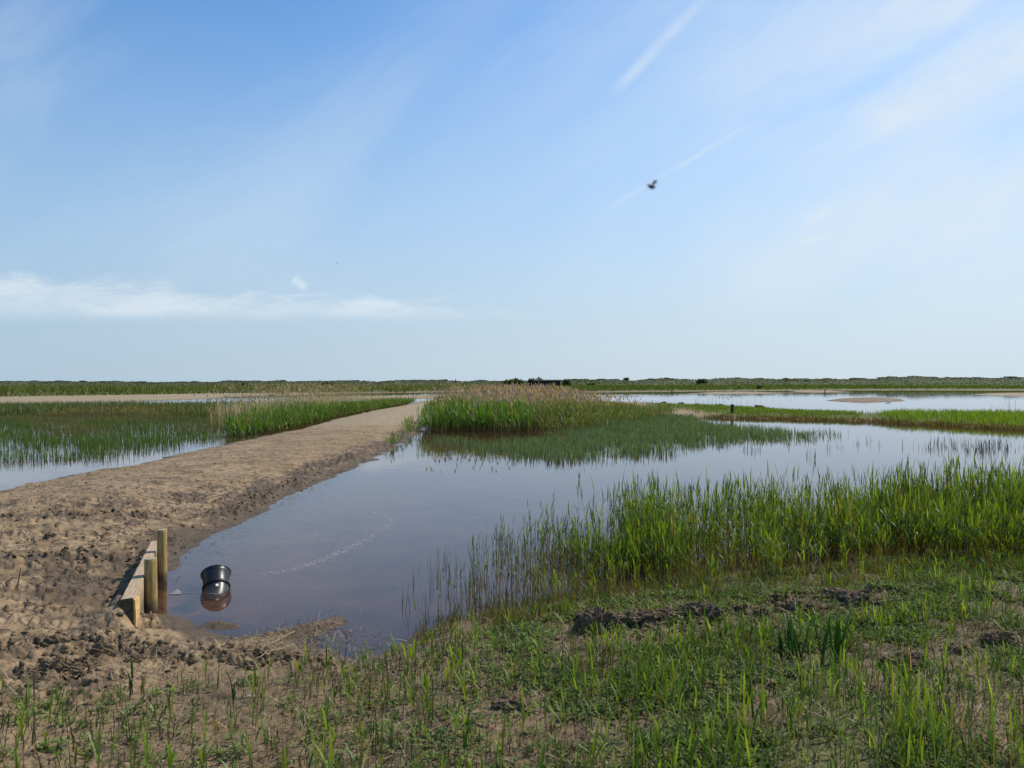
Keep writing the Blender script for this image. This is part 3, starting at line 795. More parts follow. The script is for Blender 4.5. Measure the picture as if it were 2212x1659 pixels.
    Z3 = wpoly([(898, 952), (930, 948), (1000, 952), (1090, 955), (1160, 950), (1200, 930), (1300, 900), (1340, 888), (1420, 889), (1490, 894), (1510, 908), (1600, 918), (1700, 927), (1790, 932), (1850, 940), (1830, 948),
                (1720, 958), (1600, 964), (1530, 968), (1450, 985), (1380, 995), (1250, 1003), (1130, 997), (1050, 984), (960, 968), (900, 957)], 0.0)
    n = int(parea(Z3) * 290); xy = scatter(Z3, n)
    s = sdist(Z3, xy[:, 0], xy[:, 1]) + (fbm(xy[:, 0] * 0.9, xy[:, 1] * 0.9, 263, 3) - 0.5) * 4.0
    u = CX + FPX * xy[:, 0] / xy[:, 1]
    dens = np.clip(0.07 + 0.93 * sstep(-0.5, 3.0, s), 0, 1) * (1 - 0.85 * sstep(1520, 1850, u)) * (0.14 + 0.86 * sstep(0.38, 0.60, fbm(xy[:, 0] * 1.7, xy[:, 1] * 1.7, 266, 3)))
    xy = xy[RNG.random(n) < dens]; n = len(xy)
    c = colvar(n, (0.120, 0.178, 0.096), 0.3)
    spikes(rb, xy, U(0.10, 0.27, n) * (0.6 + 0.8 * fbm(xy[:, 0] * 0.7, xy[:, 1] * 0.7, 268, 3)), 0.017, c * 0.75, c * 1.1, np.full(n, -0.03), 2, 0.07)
    # stray spikes out on the water
    s = np.array([W(uu + random.gauss(0, 4), vv + random.gauss(0, 2)) for uu, vv in [(1610, 972), (1630, 975), (1640, 970), (1745, 985), (1760, 990), (1700, 965), (1790, 972), (1815, 965), (1850, 960), (1880, 955), (1900, 962)] for _ in range(5)])
    for uu, vv, k in ((2010, 968, 30), (2060, 962, 60), (2110, 972, 70), (2160, 968, 50), (2130, 960, 40)):
        s = np.vstack([s, np.array([W(random.gauss(uu, 22), random.gauss(vv, 6)) for _ in range(k)])])
    cs = colvar(len(s), (0.055, 0.060, 0.055), 0.3)
    spikes(rb, s, U(0.10, 0.34, len(s)), 0.014, cs, cs, np.full(len(s), -0.03), 2, 0.1)
    tag(rb.obj('water_plants', mats['farleaf']), 'short dull green spikes of water plants crowding the middle of the pool', 'water plants', kind='stuff')

    # --- the tall reed stand beyond the pool
    ST = [(-3.75, 30.6), (-2.5, 31.2), (-1, 31.3), (0.8, 32), (2.8, 34.5), (5.2, 41), (8.6, 50.5), (10, 56), (9, 64), (4, 78), (-4, 84), (-6.6, 74), (-5.3, 50), (-4.1, 36)]
    rb = Ribbons()
    FR = [(-3.75, 30.6), (-2.5, 31.2), (-1, 31.3), (0.8, 32), (2.8, 34.5), (5.2, 41), (8.6, 50.5), (9, 56), (6.5, 55), (2.8, 44), (0.6, 40), (-2.6, 39.5), (-4.2, 39), (-4.1, 36)]
    n = int(parea(FR) * 70); xy = scatter(FR, n)
    gcol = np.where(xy[:, 0] < 0.9, 1.0, 0.8)
    a = xy[xy[:, 0] < 1.0]; b = xy[xy[:, 0] >= 1.0]
    reeds(rb, a, U(0.55, 1.05, len(a)) * (0.75 + 0.5 * fbm(a[:, 0] * 0.9, a[:, 1] * 0.9, 279, 3)), 0.024, 0.32, 5, 0.004, (0.070, 0.150, 0.018), 0.02, base_col=(0.035, 0.042, 0.016), zb=np.full(len(a), -0.02), first=0.3)
    reeds(rb, b, U(0.5, 0.92, len(b)) * (1 - 0.55 * sstep(1.5, 9, b[:, 0])), 0.022, 0.28, 4, 0.004, (0.075, 0.112, 0.030), 0.14, base_col=(0.07, 0.06, 0.03), zb=np.full(len(b), -0.02), first=0.3)
    SE = [(-1, 30.6), (1, 30.4), (4, 33), (8, 42), (11.5, 51), (10.5, 57), (5.5, 44), (2.6, 36), (0.8, 32.6)]
    n = int(parea(SE) * 34); xy = scatter(SE, n)
    xy = xy[RNG.random(n) < sstep(0.35, 0.6, fbm(xy[:, 0] * 0.8, xy[:, 1] * 0.8, 275, 3))]
    reeds(rb, xy, U(0.3, 0.75, len(xy)), 0.018, 0.22, 4, 0.004, (0.085, 0.130, 0.036), 0.12, base_col=(0.07, 0.06, 0.03), zb=np.full(len(xy), -0.02), first=0.3)
    BK = [(-4.2, 37), (0.6, 37), (6, 46), (9.5, 55), (9, 64), (4, 74), (-4, 80), (-6.4, 72), (-5.2, 50)]
    n = int(parea(BK) * 34); xy = scatter(BK, n)
    reeds(rb, xy, U(0.6, 1.0, n) * (1 - 0.5 * sstep(2, 9, xy[:, 0])), 0.024, 0.3, 3, 0.005, (0.085, 0.135, 0.033), 0.2, zb=np.full(n, 0.0), first=0.4)
    tag(rb.obj('green_reed_stand', LM), 'dense stand of knee high green reeds beside the end of the mud bank', 'reeds', kind='stuff')
    rb = Ribbons()
    # last year's dry stems with plumes
    n = int(parea(ST) * 26); xy = scatter(ST, n)
    s = sdist(ST, xy[:, 0], xy[:, 1])
    keep = RNG.random(n) < (1 - 0.55 * sstep(3, 9, xy[:, 0])) * (0.18 + 0.82 * sstep(0.5, 5, s + (fbm(xy[:, 0] * 0.4, xy[:, 1] * 0.4, 281, 3) - 0.5) * 3))
    xy = xy[keep]; n = len(xy)
    h = U(0.75, 1.38, n) * (0.85 + 0.15 * sstep(33, 46, xy[:, 1])) * (1 - 0.45 * sstep(2, 9, xy[:, 0])) * (0.8 + 0.4 * fbm(xy[:, 0] * 0.5, xy[:, 1] * 0.5, 283, 3))
    base = np.column_stack([xy, np.zeros(n)])
    c = colvar(n, (0.42, 0.32, 0.21), 0.3)
    tip = rb.add(base, U(0, 6.28, n), np.abs(RNG.normal(0, 0.07, n)), h, 0.016, U(0, 0.12, n), c * 0.8, c, 3, [1, 0.9, 0.8, 0.5])
    pl = RNG.random(n) < 0.6
    pc = colvar(int(pl.sum()), (0.36, 0.25, 0.18), 0.35)
    rb.add(tip[pl] - [0, 0, 0.05], U(0, 6.28, int(pl.sum())), U(0.05, 0.5, int(pl.sum())), U(0.14, 0.28, int(pl.sum())), U(0.04, 0.08, int(pl.sum())), U(0.1, 0.6, int(pl.sum())), pc, pc, 3, [0.3, 1, 0.8, 0.1])
    for k in range(2):
        f = U(0.3, 0.8, n)
        rb.add(base + np.stack([0 * f, 0 * f, h * f], 1), U(0, 6.28, n), U(0.2, 0.8, n), U(0.2, 0.4, n), 0.014, U(0.2, 0.9, n), c * 0.9, c, 2, [0.8, 1, 0.1])
    tag(rb.obj('dry_reed_stems', DM), 'tall pinkish brown dry reed stems with plumes rising behind the green stand', 'dry reeds', kind='stuff')

    # --- left pool plants
    rb = Ribbons()
    LP = [(-10.5, 20.5), (-10.4, 26), (-10.5, 34), (-11.2, 46), (-11, 58), (-45, 64), (-45, 30), (-16, 17.6)]
    n = int(parea(LP) * 120); xy = scatter(LP, n); x, y = xy[:, 0], xy[:, 1]
    u = CX + FPX * x / y; v = CY + 2 * FPX / y
    gap = np.exp(-(segdist((0, 985), (160, 968), u, v) / 9) ** 2) * 0.95 + np.exp(-(segdist((250, 978), (560, 945), u, v) / 6) ** 2) * 0.75
    dens = sstep(1016, 1003, v + (u - 60) * 0.12) * (1 - np.clip(gap, 0, 1)) * (0.2 + 0.8 * sstep(0.36, 0.58, fbm(x * 0.6, y * 0.6, 291, 3)))
    xy = xy[RNG.random(n) < dens]; n = len(xy)
    u = CX + FPX * xy[:, 0] / xy[:, 1]
    k = sstep(0.38, 0.62, fbm(xy[:, 0] * 0.22, xy[:, 1] * 0.22, 296, 3) + 0.25 * sstep(200, 0, u) * (xy[:, 1] < 40))[:, None]
    c = colvar(n, (0.135, 0.138, 0.066), 0.35) * (1 - k) + colvar(n, (0.088, 0.145, 0.042), 0.3) * k
    spikes(rb, xy, U(0.14, 0.36, n) * (0.5 + fbm(xy[:, 0] * 0.5, xy[:, 1] * 0.5, 298, 3)), 0.013, c * 0.75, c * 1.05, np.full(n, -0.03), 2, 0.12)
    tag(rb.obj('left_pool_plants', mats['farleaf']), 'dark green plants crowding the pool left of the mud bank', 'water plants', kind='stuff')
    rb = Ribbons()
    LB = [(-11, 47), (-10.7, 58), (-14, 66), (-26, 66), (-60, 60), (-60, 46), (-34, 45)]
    n = int(parea(LB) * 26); xy = scatter(LB, n)
    kk = sstep(0.4, 0.6, fbm(xy[:, 0] * 0.12, xy[:, 1] * 0.12, 301, 3))
    a = xy[kk > 0.4]; b = xy[kk <= 0.4]
    reeds(rb, a, U(0.22, 0.52, len(a)), 0.026, 0.28, 4, 0.005, (0.078, 0.110, 0.040), 0.06, zb=np.full(len(a), 0.0), first=0.2)
    reeds(rb, b, U(0.2, 0.46, len(b)), 0.024, 0.25, 3, 0.005, (0.135, 0.125, 0.062), 0.10, zb=np.full(len(b), 0.0), first=0.2)
    tag(rb.obj('mixed_reed_belt', LM), 'mixed green and brown reed belt at the back of the left pool', 'reeds', kind='stuff')
    rb = Ribbons()
    LE = [(-10.2, 28.5), (-9.6, 33), (-10.1, 45), (-10.4, 62), (-10.2, 80), (-13, 80), (-14.5, 56), (-13, 40), (-11.8, 31)]
    n = int(parea(LE) * 60); xy = scatter(LE, n)
    reeds(rb, xy, U(0.35, 0.85, n) * (1 - 0.4 * sstep(44, 60, xy[:, 1])) * (0.75 + 0.25 * sstep(30, 36, xy[:, 1])), 0.026, 0.3, 5, 0.004, (0.080, 0.148, 0.024), 0.08, zb=np.maximum(gza(xy), -0.05), first=0.2, lean=0.2)
    xy = np.vstack([scatter([(-4.3, 29), (-3.6, 29), (-3.6, 33), (-4.4, 36), (-4.9, 36), (-4.6, 31)], 260), scatter([(-3.95, 23), (-3.7, 23), (-3.75, 27), (-4.1, 27)], 60)])
    xy = xy[fbm(xy[:, 0] * 2, xy[:, 1] * 2, 299, 3) > 0.54]
    reeds(rb, xy, U(0.12, 0.42, len(xy)), 0.02, 0.2, 3, 0.004, (0.085, 0.150, 0.024), 0.1, zb=np.maximum(gza(xy), -0.05), first=0.2, lean=0.25)
    tag(rb.obj('bank_edge_reeds', LM), 'bright green reeds lining the left edge of the mud bank', 'reeds', kind='stuff')
    rb = Ribbons()
    LD = [(-10.6, 29), (-10.5, 40), (-11, 60), (-11, 75), (-16, 75), (-19, 50), (-15, 36)]
    n = int(parea(LD) * 11); xy = scatter(LD, n)
    s = np.exp(-((CX + FPX * xy[:, 0] / xy[:, 1] - 650) / 130) ** 2)
    xy = xy[RNG.random(n) < 0.15 + s]; n = len(xy)
    c = colvar(n, (0.46, 0.37, 0.24), 0.25); h = U(0.8, 1.5, n)
    base = np.column_stack([xy, np.zeros(n)])
    tip = rb.add(base, U(0, 6.28, n), np.abs(RNG.normal(0, 0.16, n)), h, 0.016, U(0, 0.3, n), c * 0.85, c, 3, [1, 0.9, 0.8, 0.4])
    rb.add(base + np.stack([0 * h, 0 * h, h * 0.5], 1), U(0, 6.28, n), U(0.2, 0.7, n), U(0.2, 0.45, n), 0.014, U(0.2, 0.9, n), c * 0.9, c, 2, [0.8, 1, 0.1])
    pc = colvar(n, (0.33, 0.24, 0.155), 0.25)
    rb.add(tip - [0, 0, 0.04], U(0, 6.28, n), U(0.1, 0.5, n), U(0.1, 0.22, n), 0.045, U(0.1, 0.6, n), pc, pc, 3, [0.3, 1, 0.8, 0.1])
    # scattered plume stems in front of the far left water
    xy = np.array([W(random.uniform(600, 1000), random.uniform(866, 876)) for _ in range(150)] + [W(random.uniform(560, 700), random.uniform(858, 864)) for _ in range(50)])
    n = len(xy); base = np.column_stack([xy, np.zeros(n)]); h = U(0.7, 1.5, n); c = colvar(n, (0.28, 0.20, 0.13), 0.3)
    tip = rb.add(base, U(0, 6.28, n), np.abs(RNG.normal(0, 0.1, n)), h, 0.03, U(0, 0.2, n), c, c, 2, [1, 1, 0.5])
    rb.add(tip - [0, 0, 0.05], U(0, 6.28, n), U(0.1, 0.5, n), U(0.2, 0.35, n), 0.09, U(0.1, 0.6, n), c, c, 3, [0.3, 1, 0.8, 0.1])
    tag(rb.obj('pale_dry_reeds', DM), 'pale straw coloured dry reeds leaning along the left of the bank', 'dry reeds', kind='stuff')

    # --- grass on the long spit on the right
    rb = Ribbons()
    GS = [(11.5, 45.5), (15.7, 43.7), (18.9, 40.6), (20.6, 36.9), (22.2, 33.6), (25, 28.5), (38, 25), (40, 42), (31, 45), (24.5, 47), (20, 51), (17, 62), (12, 66)]
    n = int(parea(GS) * 105); xy = scatter(GS, n); x, y = xy[:, 0], xy[:, 1]
    u = CX + FPX * x / y; v = CY + 2 * FPX / y
    dens = (0.45 + 0.55 * sstep(0.35, 0.5, fbm(x * 0.7, y * 0.7, 311, 3))) * (0.25 + 0.75 * sstep(12, 16, x))
    dens *= 1 - 0.93 * np.exp(-((u - 1880) / 40) ** 2)
    xy = xy[RNG.random(n) < dens]; n = len(xy); x, y = xy[:, 0], xy[:, 1]
    u = CX + FPX * x / y
    c = colvar(n, (0.115, 0.185, 0.026), 0.3)
    h = U(0.16, 0.42, n) * (0.55 + 0.45 * sstep(1860, 1960, u))
    c[(h < 0.2)] *= 0.7
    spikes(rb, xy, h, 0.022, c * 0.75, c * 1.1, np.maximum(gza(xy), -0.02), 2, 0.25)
    # brown fringe at its foot
    e = np.array([[11.5, 45.2], [15.7, 43.3], [18.9, 40.2], [20.6, 36.5], [22.2, 33.3], [25, 28]])
    t = U(0, 4.999, 4500); i = t.astype(int); f = (t - i)[:, None]
    xy = e[i] * (1 - f) + e[i + 1] * f + RNG.normal(0, 0.25, (4500, 2)); n = len(xy)
    c = colvar(n, (0.085, 0.072, 0.032), 0.35)
    spikes(rb, xy, U(0.1, 0.28, n), 0.02, c, c, np.maximum(gza(xy), -0.03), 2, 0.25)
    # plume stems beside the post and thin stems at the right
    xy = np.array([(random.gauss(W(1552, 893)[0], 0.5), random.uniform(48, 56)) for _ in range(22)] + [W(random.uniform(2140, 2205), random.uniform(905, 915)) for _ in range(14)] + [W(random.uniform(1500, 1700), random.uniform(884, 900)) for _ in range(30)])
    n = len(xy); base = np.column_stack([xy, np.zeros(n)]); h = U(0.6, 1.35, n); c = colvar(n, (0.10, 0.085, 0.07), 0.3)
    tip = rb.add(base, U(0, 6.28, n), np.abs(RNG.normal(0, 0.08, n)), h, 0.018, U(0, 0.15, n), c, c, 2, [1, 0.9, 0.5])
    rb.add(tip[:18] - [0, 0, 0.05], U(0, 6.28, 18), U(0.1, 0.4, 18), U(0.15, 0.3, 18), 0.06, U(0.1, 0.5, 18), c[:18], c[:18], 3, [0.3, 1, 0.8, 0.1])
    tag(rb.obj('spit_grass', LM), 'bright green rough grass covering the long low spit on the right', 'grass', kind='stuff')

    # --- far reed fields
    rb = Ribbons()
    n = 76000
    az = U(R(-42), R(50), n); dd = 95 + 350 * RNG.random(n) ** 1.4
    xy = np.column_stack([np.tan(az) * dd, dd])
    sf = sdist(FAR, xy[:, 0], xy[:, 1]); fp = sdist(FARPOOL, xy[:, 0], xy[:, 1])
    ok = (sf > 4) & (fp < -2)
    xy = xy[ok]; sf = sf[ok]; n = len(xy)
    nn = fbm(xy[:, 0] * 0.012, xy[:, 1] * 0.03, 331, 4)
    lft = sstep(60, -60, xy[:, 0])
    k = np.clip(sstep(0.45, 0.62, nn) * (0.25 + 0.75 * lft) + 0.7 * lft * sstep(90, 170, sf) + 0.35 * lft, 0, 1)[:, None]
    c = colvar(n, (0.095, 0.145, 0.030), 0.25) * (1 - k) + colvar(n, (0.185, 0.160, 0.080), 0.25) * k
    h = U(0.5, 1.35, n) * (0.5 + 0.5 * sstep(4, 30, sf))
    spikes(rb, xy, h, U(0.14, 0.4, n), c * 0.8, c, gza(xy), 2, 0.15)
    tag(rb.obj('far_reed_field', mats['farleaf']), 'wide green and tan reed field beneath the distant dunes', 'reed field', kind='stuff')

    # --- rough grass over the dunes
    rb = Ribbons()
    n = 54000
    az = U(R(-42), R(50), n); dd = U(430, 640, n)
    xy = np.column_stack([np.tan(az) * dd, dd])
    nn = fbm(xy[:, 0] * 0.02, xy[:, 1] * 0.02, 341, 4)
    k = sstep(0.42, 0.6, nn)[:, None]
    c = colvar(n, (0.062, 0.085, 0.032), 0.2) * (1 - k) + colvar(n, (0.092, 0.090, 0.046), 0.2) * k
    spikes(rb, xy, U(0.2, 0.55, n) * (0.6 + nn), U(0.3, 0.9, n), c * 0.85, c, gza(xy) - 0.05, 2, 0.3)
    tag(rb.obj('dune_grass', mats['farleaf']), 'rough olive grass and heather covering the distant dunes', 'dune grass', kind='stuff')


# ------------------------------------------------------------------ countable things
def blob(name, sx, sy, sz, mat, seed, sub=4, rough=0.28, freq=2.6, loc=(0, 0, 0), rz=0.0, fine=0.10):
    bm = bmesh.new(); bmesh.ops.create_icosphere(bm, subdivisions=sub, radius=1)
    off = Vector((seed * 3.1, seed * 1.7, seed * 0.9))
    for v in bm.verts:
        d = v.co.normalized()
        k = 1 + rough * mnoise.fractal(d * freq + off, 1.0, 2.1, 5) + fine * mnoise.noise(d * 11 + off) + fine * 0.7 * mnoise.noise(d * 23 + off)
        dz = math.copysign(abs(d.z) ** 0.8, d.z)
        v.co = Vector((d.x * k * sx, d.y * k * sy, max(dz, -0.3) * k * sz))
    o = link(name, bm_mesh(name, bm, False), mat, loc=loc)
    o.rotation_euler = (0, 0, rz)
    return o


def build_timber(M):
    def beam(a, b, z0, z1, w, name, label, splinter, seed):
        ax, ay = a; bx, by = b
        L = math.hypot(bx - ax, by - ay)
        bm = bmesh.new()
        nx, nz = 14, 5
        # box with subdivided length, right face at x=0, runs along +y, width to -x
        ring = [(0, z0), (0, z1), (-w, z1), (-w, z0)]
        rows = []
        rnd = random.Random(seed)
        for i in range(nx + 1):
            t = i / nx
            j = 0.0025
            row = [bm.verts.new((px + rnd.uniform(-j, j), t * L, pz + rnd.uniform(-j, j))) for px, pz in ring]
            rows.append(row)
        if splinter:
            rows[0][0].co.y -= 0.03; rows[0][1].co.y += 0.012
        for r0, r1 in zip(rows, rows[1:]):
            for k in range(4):
                bm.faces.new((r0[k], r0[(k + 1) % 4], r1[(k + 1) % 4], r1[k]))
        bm.faces.new(rows[0][::-1]); bm.faces.new(rows[-1])
        bmesh.ops.recalc_face_normals(bm, faces=bm.faces)
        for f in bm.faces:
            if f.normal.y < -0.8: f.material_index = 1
        long = [e for e in bm.edges if abs(e.verts[0].co.y - e.verts[1].co.y) > 0.02 and e.calc_face_angle(0) > 1.0]
        bmesh.ops.bevel(bm, geom=long, offset=0.006, segments=2, affect='EDGES')
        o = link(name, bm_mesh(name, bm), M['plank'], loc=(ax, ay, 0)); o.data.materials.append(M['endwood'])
        o.rotation_euler = (0, 0, -math.atan2(bx - ax, by - ay))
        tag(o, label, 'beam')
        return o, L
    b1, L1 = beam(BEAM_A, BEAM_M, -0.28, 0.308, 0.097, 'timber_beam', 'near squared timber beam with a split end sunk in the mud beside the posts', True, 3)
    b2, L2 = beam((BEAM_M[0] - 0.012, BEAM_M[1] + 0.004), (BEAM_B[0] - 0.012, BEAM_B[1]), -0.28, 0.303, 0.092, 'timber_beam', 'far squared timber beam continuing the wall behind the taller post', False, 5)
    # torn slab of pale wood on the near beam's right face
    bm = bmesh.new()
    pts = [(-0.02, 0.30), (0.14, 0.285), (0.30, 0.24), (0.36, 0.17), (0.30, 0.10), (0.27, 0.03), (0.12, -0.02), (0.05, 0.0), (0.035, -0.08), (-0.005, 0.05), (0.0, 0.16)]
    th = [0.014] * len(pts)
    va = [bm.verts.new((0.001, y, z)) for y, z in pts]; vb = [bm.verts.new((0.013 + 0.004 * math.sin(9 * y + 13 * z), y, z)) for y, z in pts]
    bm.faces.new(vb); bm.faces.new(va[::-1])
    for i in range(len(pts)):
        j = (i + 1) % len(pts); bm.faces.new((va[i], va[j], vb[j], vb[i]))
    bmesh.ops.recalc_face_normals(bm, faces=bm.faces)
    o = link('splintered_face', bm_mesh('splintered_face', bm), M['rawwood'], parent=b1)
    o['label'] = 'torn pale wood on the split end'

    def post(u, v, top_z, rad, label, seed):
        x, y = W(u, v)
        e = empty('timber_post', (x, y, 0)); tag(e, label, 'post')
        bm = bmesh.new(); n = 28; rings = []
        rnd = random.Random(seed)
        for k, (z, r) in enumerate([(-0.5, rad), (-0.1, rad), (0.0, rad * 1.0), (0.12, rad * 1.01), (0.25, rad), (top_z - 0.012, rad * 0.99), (top_z - 0.004, rad * 0.965)]):
            rings.append([bm.verts.new((math.cos(6.2832 * i / n) * r * (1 + 0.012 * math.sin(3 * 6.28 * i / n + seed)), math.sin(6.2832 * i / n) * r, z)) for i in range(n)])
        for r0, r1 in zip(rings, rings[1:]):
            for i in range(n): bm.faces.new((r0[i], r0[(i + 1) % n], r1[(i + 1) % n], r1[i]))
        bm.faces.new(rings[0][::-1]); bm.faces.new(rings[-1])
        o = link('shaft', bm_mesh('shaft', bm, True), M['post'], parent=e)
        bm = bmesh.new(); bmesh.ops.create_cone(bm, cap_ends=True, segments=28, radius1=rad * 0.965, radius2=rad * 0.94, depth=0.008)
        o2 = link('cut_top', bm_mesh('cut_top', bm), M['endgrain'], parent=e, loc=(0, 0, top_z + 0.001)); o2.rotation_euler = (0.02, -0.03, 0)
        e.rotation_euler = (R(random.uniform(-1, 1)), R(random.uniform(-0.6, 0.8)), 0)
    post(326, 1318, 0.455, 0.053, 'short round wooden post standing nearest beside the near beam', 1)
    post(350, 1254, 0.515, 0.048, 'taller round wooden post in the water behind the short post', 2)


def build_pipe(M):
    x, y = W(464, 1278)
    root = empty('drain_pipe', (x, y, 0)); tag(root, 'black plastic drain pipe elbow tilted half sunk in the brown water', 'pipe')
    ax = Vector((-0.39 * math.sin(R(50)), 0.92 * math.sin(R(50)), math.cos(R(50)))).normalized()
    rot = Vector((0, 0, 1)).rotation_difference(ax)

    def lathe(prof, name, mat, n=48, parent=root, loc=(0, 0, 0), smooth=True):
        bm = bmesh.new(); rings = []
        for r, z in prof:
            rings.append([bm.verts.new((r * math.cos(6.28318 * i / n), r * math.sin(6.28318 * i / n), z)) for i in range(n)])
        for a, b in zip(rings, rings[1:]):
            for i in range(n): bm.faces.new((a[i], a[(i + 1) % n], b[(i + 1) % n], b[i]))
        bmesh.ops.recalc_face_normals(bm, faces=bm.faces)
        o = link(name, bm_mesh(name, bm, smooth), mat, parent=parent, loc=loc)
        o.rotation_mode = 'QUATERNION'; o.rotation_quaternion = rot
        return o
    c0 = Vector((-0.02, 0.09, 0.012))         # foot of the socket
    lathe([(0.118, 0.0), (0.121, 0.06), (0.124, 0.10), (0.131, 0.135), (0.138, 0.160), (0.134, 0.166), (0.127, 0.162), (0.120, 0.13), (0.114, 0.05), (0.112, 0.0)], 'socket', M['pipe'], loc=c0)
    lathe([(0.137, 0.156), (0.142, 0.160), (0.1435, 0.168), (0.139, 0.172), (0.135, 0.170), (0.134, 0.160)], 'rim', M['pipe'], loc=c0)
    lathe([(0.117, -0.010), (0.128, -0.006), (0.130, 0.008), (0.127, 0.020), (0.119, 0.024)], 'collar', M['pipedark'], loc=c0)
    # elbow: from the socket foot, bends over to the left under the water
    bm = bmesh.new(); pts = []; rads = []
    d0 = -ax; d1 = Vector((-0.33, -0.80, -0.48)).normalized(); p = c0.copy() + ax * 0.01
    for i in range(15):
        t = i / 14; pts.append(p.copy()); rads.append(0.1165)
        d = d0.lerp(d1, min(1, t * 1.3)).normalized(); p += d * 0.028
    tube(bm, pts, rads, 40)
    bmesh.ops.recalc_face_normals(bm, faces=bm.faces)
    el = link('elbow', bm_mesh('elbow', bm, True), M['pipe'], parent=root)
    # seam welt, sticker
    bm = bmesh.new(); a = pts[6]; t = (pts[7] - pts[5]).normalized()
    aa = t.cross(Vector((0, 0, 1))).normalized(); bb = t.cross(aa).normalized()
    ring = [a + (aa * math.cos(6.28318 * k / 40) + bb * math.sin(6.28318 * k / 40)) * 0.1175 for k in range(41)]
    tube(bm, ring, [0.0035] * 41, 6)
    link('seam', bm_mesh('seam', bm, True), M['pipegrey'], parent=el)
    bm = bmesh.new()
    pn = pts[2]; t = (pts[3] - pts[1]).normalized()
    nrm = (Vector((0.45, -1, 0.62)) - t * t.dot(Vector((0.15, -1, 0.62)))).normalized(); sd = t.cross(nrm)
    q = pn + nrm * 0.1172
    c = [q + sd * s * 0.013 + t * k * 0.013 for s, k in ((-1, -1), (1, -1), (1, 1), (-1, 1))]
    vs = [bm.verts.new(v) for v in c] + [bm.verts.new(v + nrm * 0.0025) for v in c]
    for f in ((4, 5, 6, 7), (3, 2, 1, 0), (0, 1, 5, 4), (1, 2, 6, 5), (2, 3, 7, 6), (3, 0, 4, 7)): bm.faces.new([vs[i] for i in f])
    bmesh.ops.recalc_face_normals(bm, faces=bm.faces)
    link('sticker', bm_mesh('sticker', bm), M['white'], parent=el)
    # floating scrap on a string
    sx, sy = W(380, 1283)
    e = empty('floating_scrap', (sx, sy, 0)); tag(e, 'small grey plastic scrap on a string floating left of the drain pipe', 'scrap')
    bm = bmesh.new()
    top = [(-0.055, -0.035, 0.004), (0.05, -0.02, 0.006), (0.03, 0.03, 0.018), (-0.01, 0.055, 0.032), (-0.03, 0.02, 0.02)]
    a = [bm.verts.new(v) for v in top]; b = [bm.verts.new((v[0], v[1], v[2] - 0.006)) for v in top]
    bm.faces.new(a); bm.faces.new(b[::-1])
    for i in range(5): bm.faces.new((a[i], b[i], b[(i + 1) % 5], a[(i + 1) % 5]))
    bmesh.ops.recalc_face_normals(bm, faces=bm.faces)
    link('plastic_flap', bm_mesh('plastic_flap', bm), M['pipegrey'], parent=e)
    bm = bmesh.new()
    tube(bm, [(0.04 + 0.23 * t, 0.0 + 0.03 * t + 0.006 * math.sin(9 * t), 0.004) for t in [i / 10 for i in range(11)]], [0.0014] * 11, 6)
    link('string', bm_mesh('string', bm, True), M['pipegrey'], parent=e)


